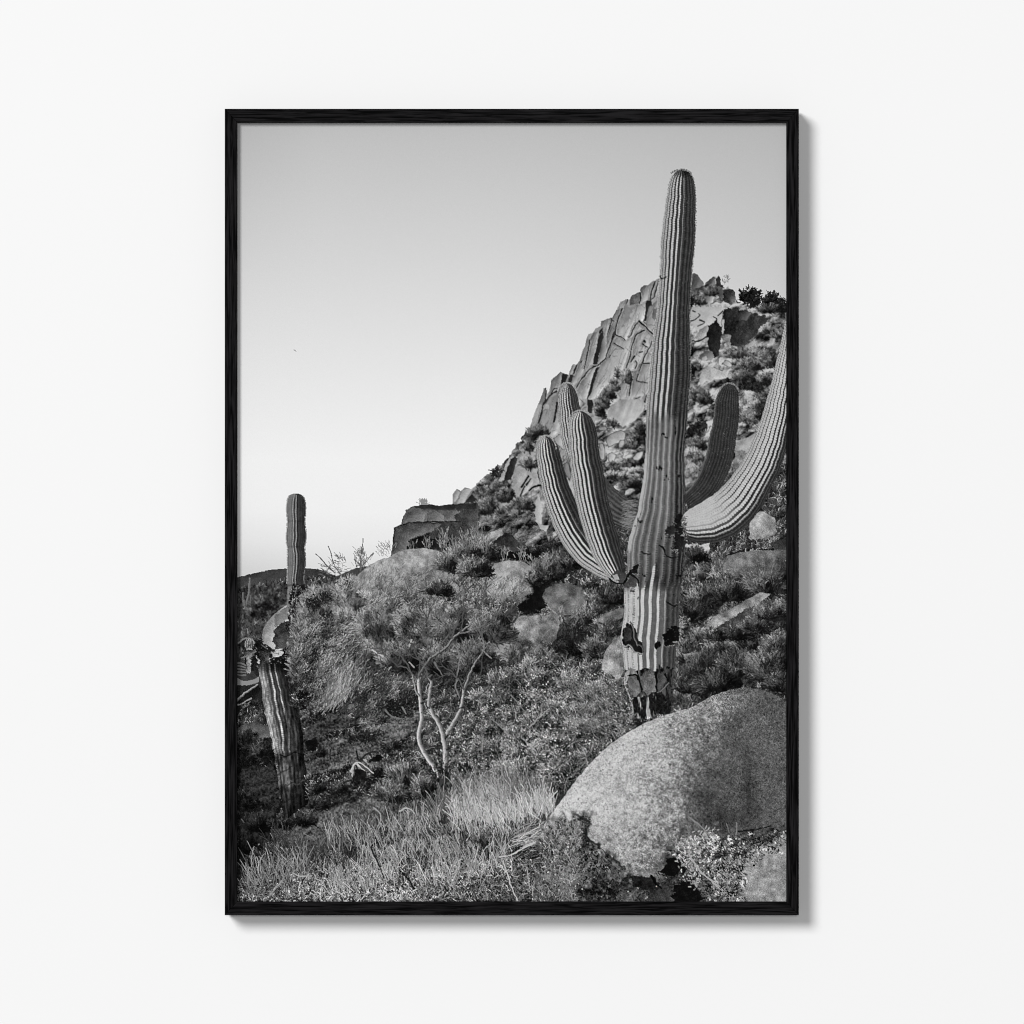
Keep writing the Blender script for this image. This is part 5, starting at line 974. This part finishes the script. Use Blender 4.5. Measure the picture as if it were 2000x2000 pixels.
# the sheet's rim reaches under the rails
gx[:, 0] = (B['l']-.1-1000)*PX*(1-FRONT/CAMD); gx[:, -1] = (B['r']+.1-1000)*PX*(1-FRONT/CAMD)
gz[0] = CZ+(1000-B['t']+.1)*PX*(1-FRONT/CAMD); gz[-1] = CZ+(1000-B['b']-.1)*PX*(1-FRONT/CAMD)
idx = np.arange(PH*PW, dtype=np.int32).reshape(PH, PW)
quads = np.stack([idx[:-1, :-1], idx[1:, :-1], idx[1:, 1:], idx[:-1, 1:]], -1).reshape(-1, 4)
qlab = LAB[:-1, :-1].reshape(-1)
xyz = np.stack([gx, np.full_like(gx, -SHEET), gz], -1).reshape(-1, 3).astype(np.float32)
inkf = ink.reshape(-1)

def ink_mesh(name, q, parent):
    used, inv = np.unique(q, return_inverse=True)
    inv = inv.reshape(-1).astype(np.int32)
    me = bpy.data.meshes.new(name)
    me.vertices.add(len(used)); me.vertices.foreach_set('co', xyz[used].reshape(-1))
    me.loops.add(len(inv)); me.loops.foreach_set('vertex_index', inv)
    n = len(q); me.polygons.add(n)
    me.polygons.foreach_set('loop_start', np.arange(0, 4*n, 4, dtype=np.int32))
    try: me.polygons.foreach_set('loop_total', np.full(n, 4, np.int32))
    except Exception: pass
    me.update(calc_edges=True)
    ca = me.attributes.new('ink', 'FLOAT_COLOR', 'POINT')
    c = np.ones((len(used), 4), np.float32); c[:, :3] = inkf[used][:, None]
    ca.data.foreach_set('color', c.reshape(-1))
    return link(name, me, m_p, parent)

NAMES = {1: 'printed_saguaro', 2: 'printed_young_saguaro', 3: 'printed_tree', 4: 'printed_hill', 5: 'printed_rock', 6: 'printed_broken_saguaro', 7: 'printed_boulder'}
sheet = ink_mesh('photo_print', quads[~np.isin(qlab, list(NAMES))], root)
sheet['label'] = 'black-and-white print of saguaros, scrub and a rocky hill'
for kx, nm in NAMES.items():
    q = quads[qlab == kx]
    if len(q): ink_mesh(nm, q, sheet)

# --- light: one big soft lamp far up on the left, an added front fill, even white ambient
ld = bpy.data.lights.new('softbox', 'AREA'); ld.shape = 'DISK'; ld.size = 14; ld.energy = KEY
lo = bpy.data.objects.new('softbox', ld); col.objects.link(lo)
from mathutils import Vector
d = Vector((33, 60, -28)).normalized(); lo.location = Vector((0, 0, CZ))-d*40
lo.rotation_euler = d.to_track_quat('-Z', 'Y').to_euler()
fd = bpy.data.lights.new('fill_lamp', 'AREA'); fd.shape = 'DISK'; fd.size = 5; fd.energy = FILL  # unseen fill added in front to lift the shadows
fo = bpy.data.objects.new('fill_lamp', fd); col.objects.link(fo); fo.location = (0, -40, CZ+3); fo.rotation_euler = (Vector((0, 0, CZ))-fo.location).to_track_quat('-Z', 'Y').to_euler()
w = bpy.data.worlds.new('World'); sc.world = w; w.use_nodes = True
bg = w.node_tree.nodes['Background']; bg.inputs['Color'].default_value = (1, 1, 1, 1); bg.inputs['Strength'].default_value = AMB

cam = bpy.data.cameras.new('camera'); co = bpy.data.objects.new('camera', cam); col.objects.link(co)
co.location = (0, -CAMD, CZ); co.rotation_euler = (math.pi/2, 0, 0)
cam.sensor_width = 36; cam.lens = 36*CAMD/(2000*PX); cam.clip_end = 200
sc.camera = co
sc.render.engine = 'CYCLES'; sc.cycles.filter_width = 1.1
sc.view_settings.view_transform = 'Standard'; sc.view_settings.look = 'None'; sc.view_settings.exposure = 0; sc.view_settings.gamma = 1
sc.view_settings.use_curve_mapping = False
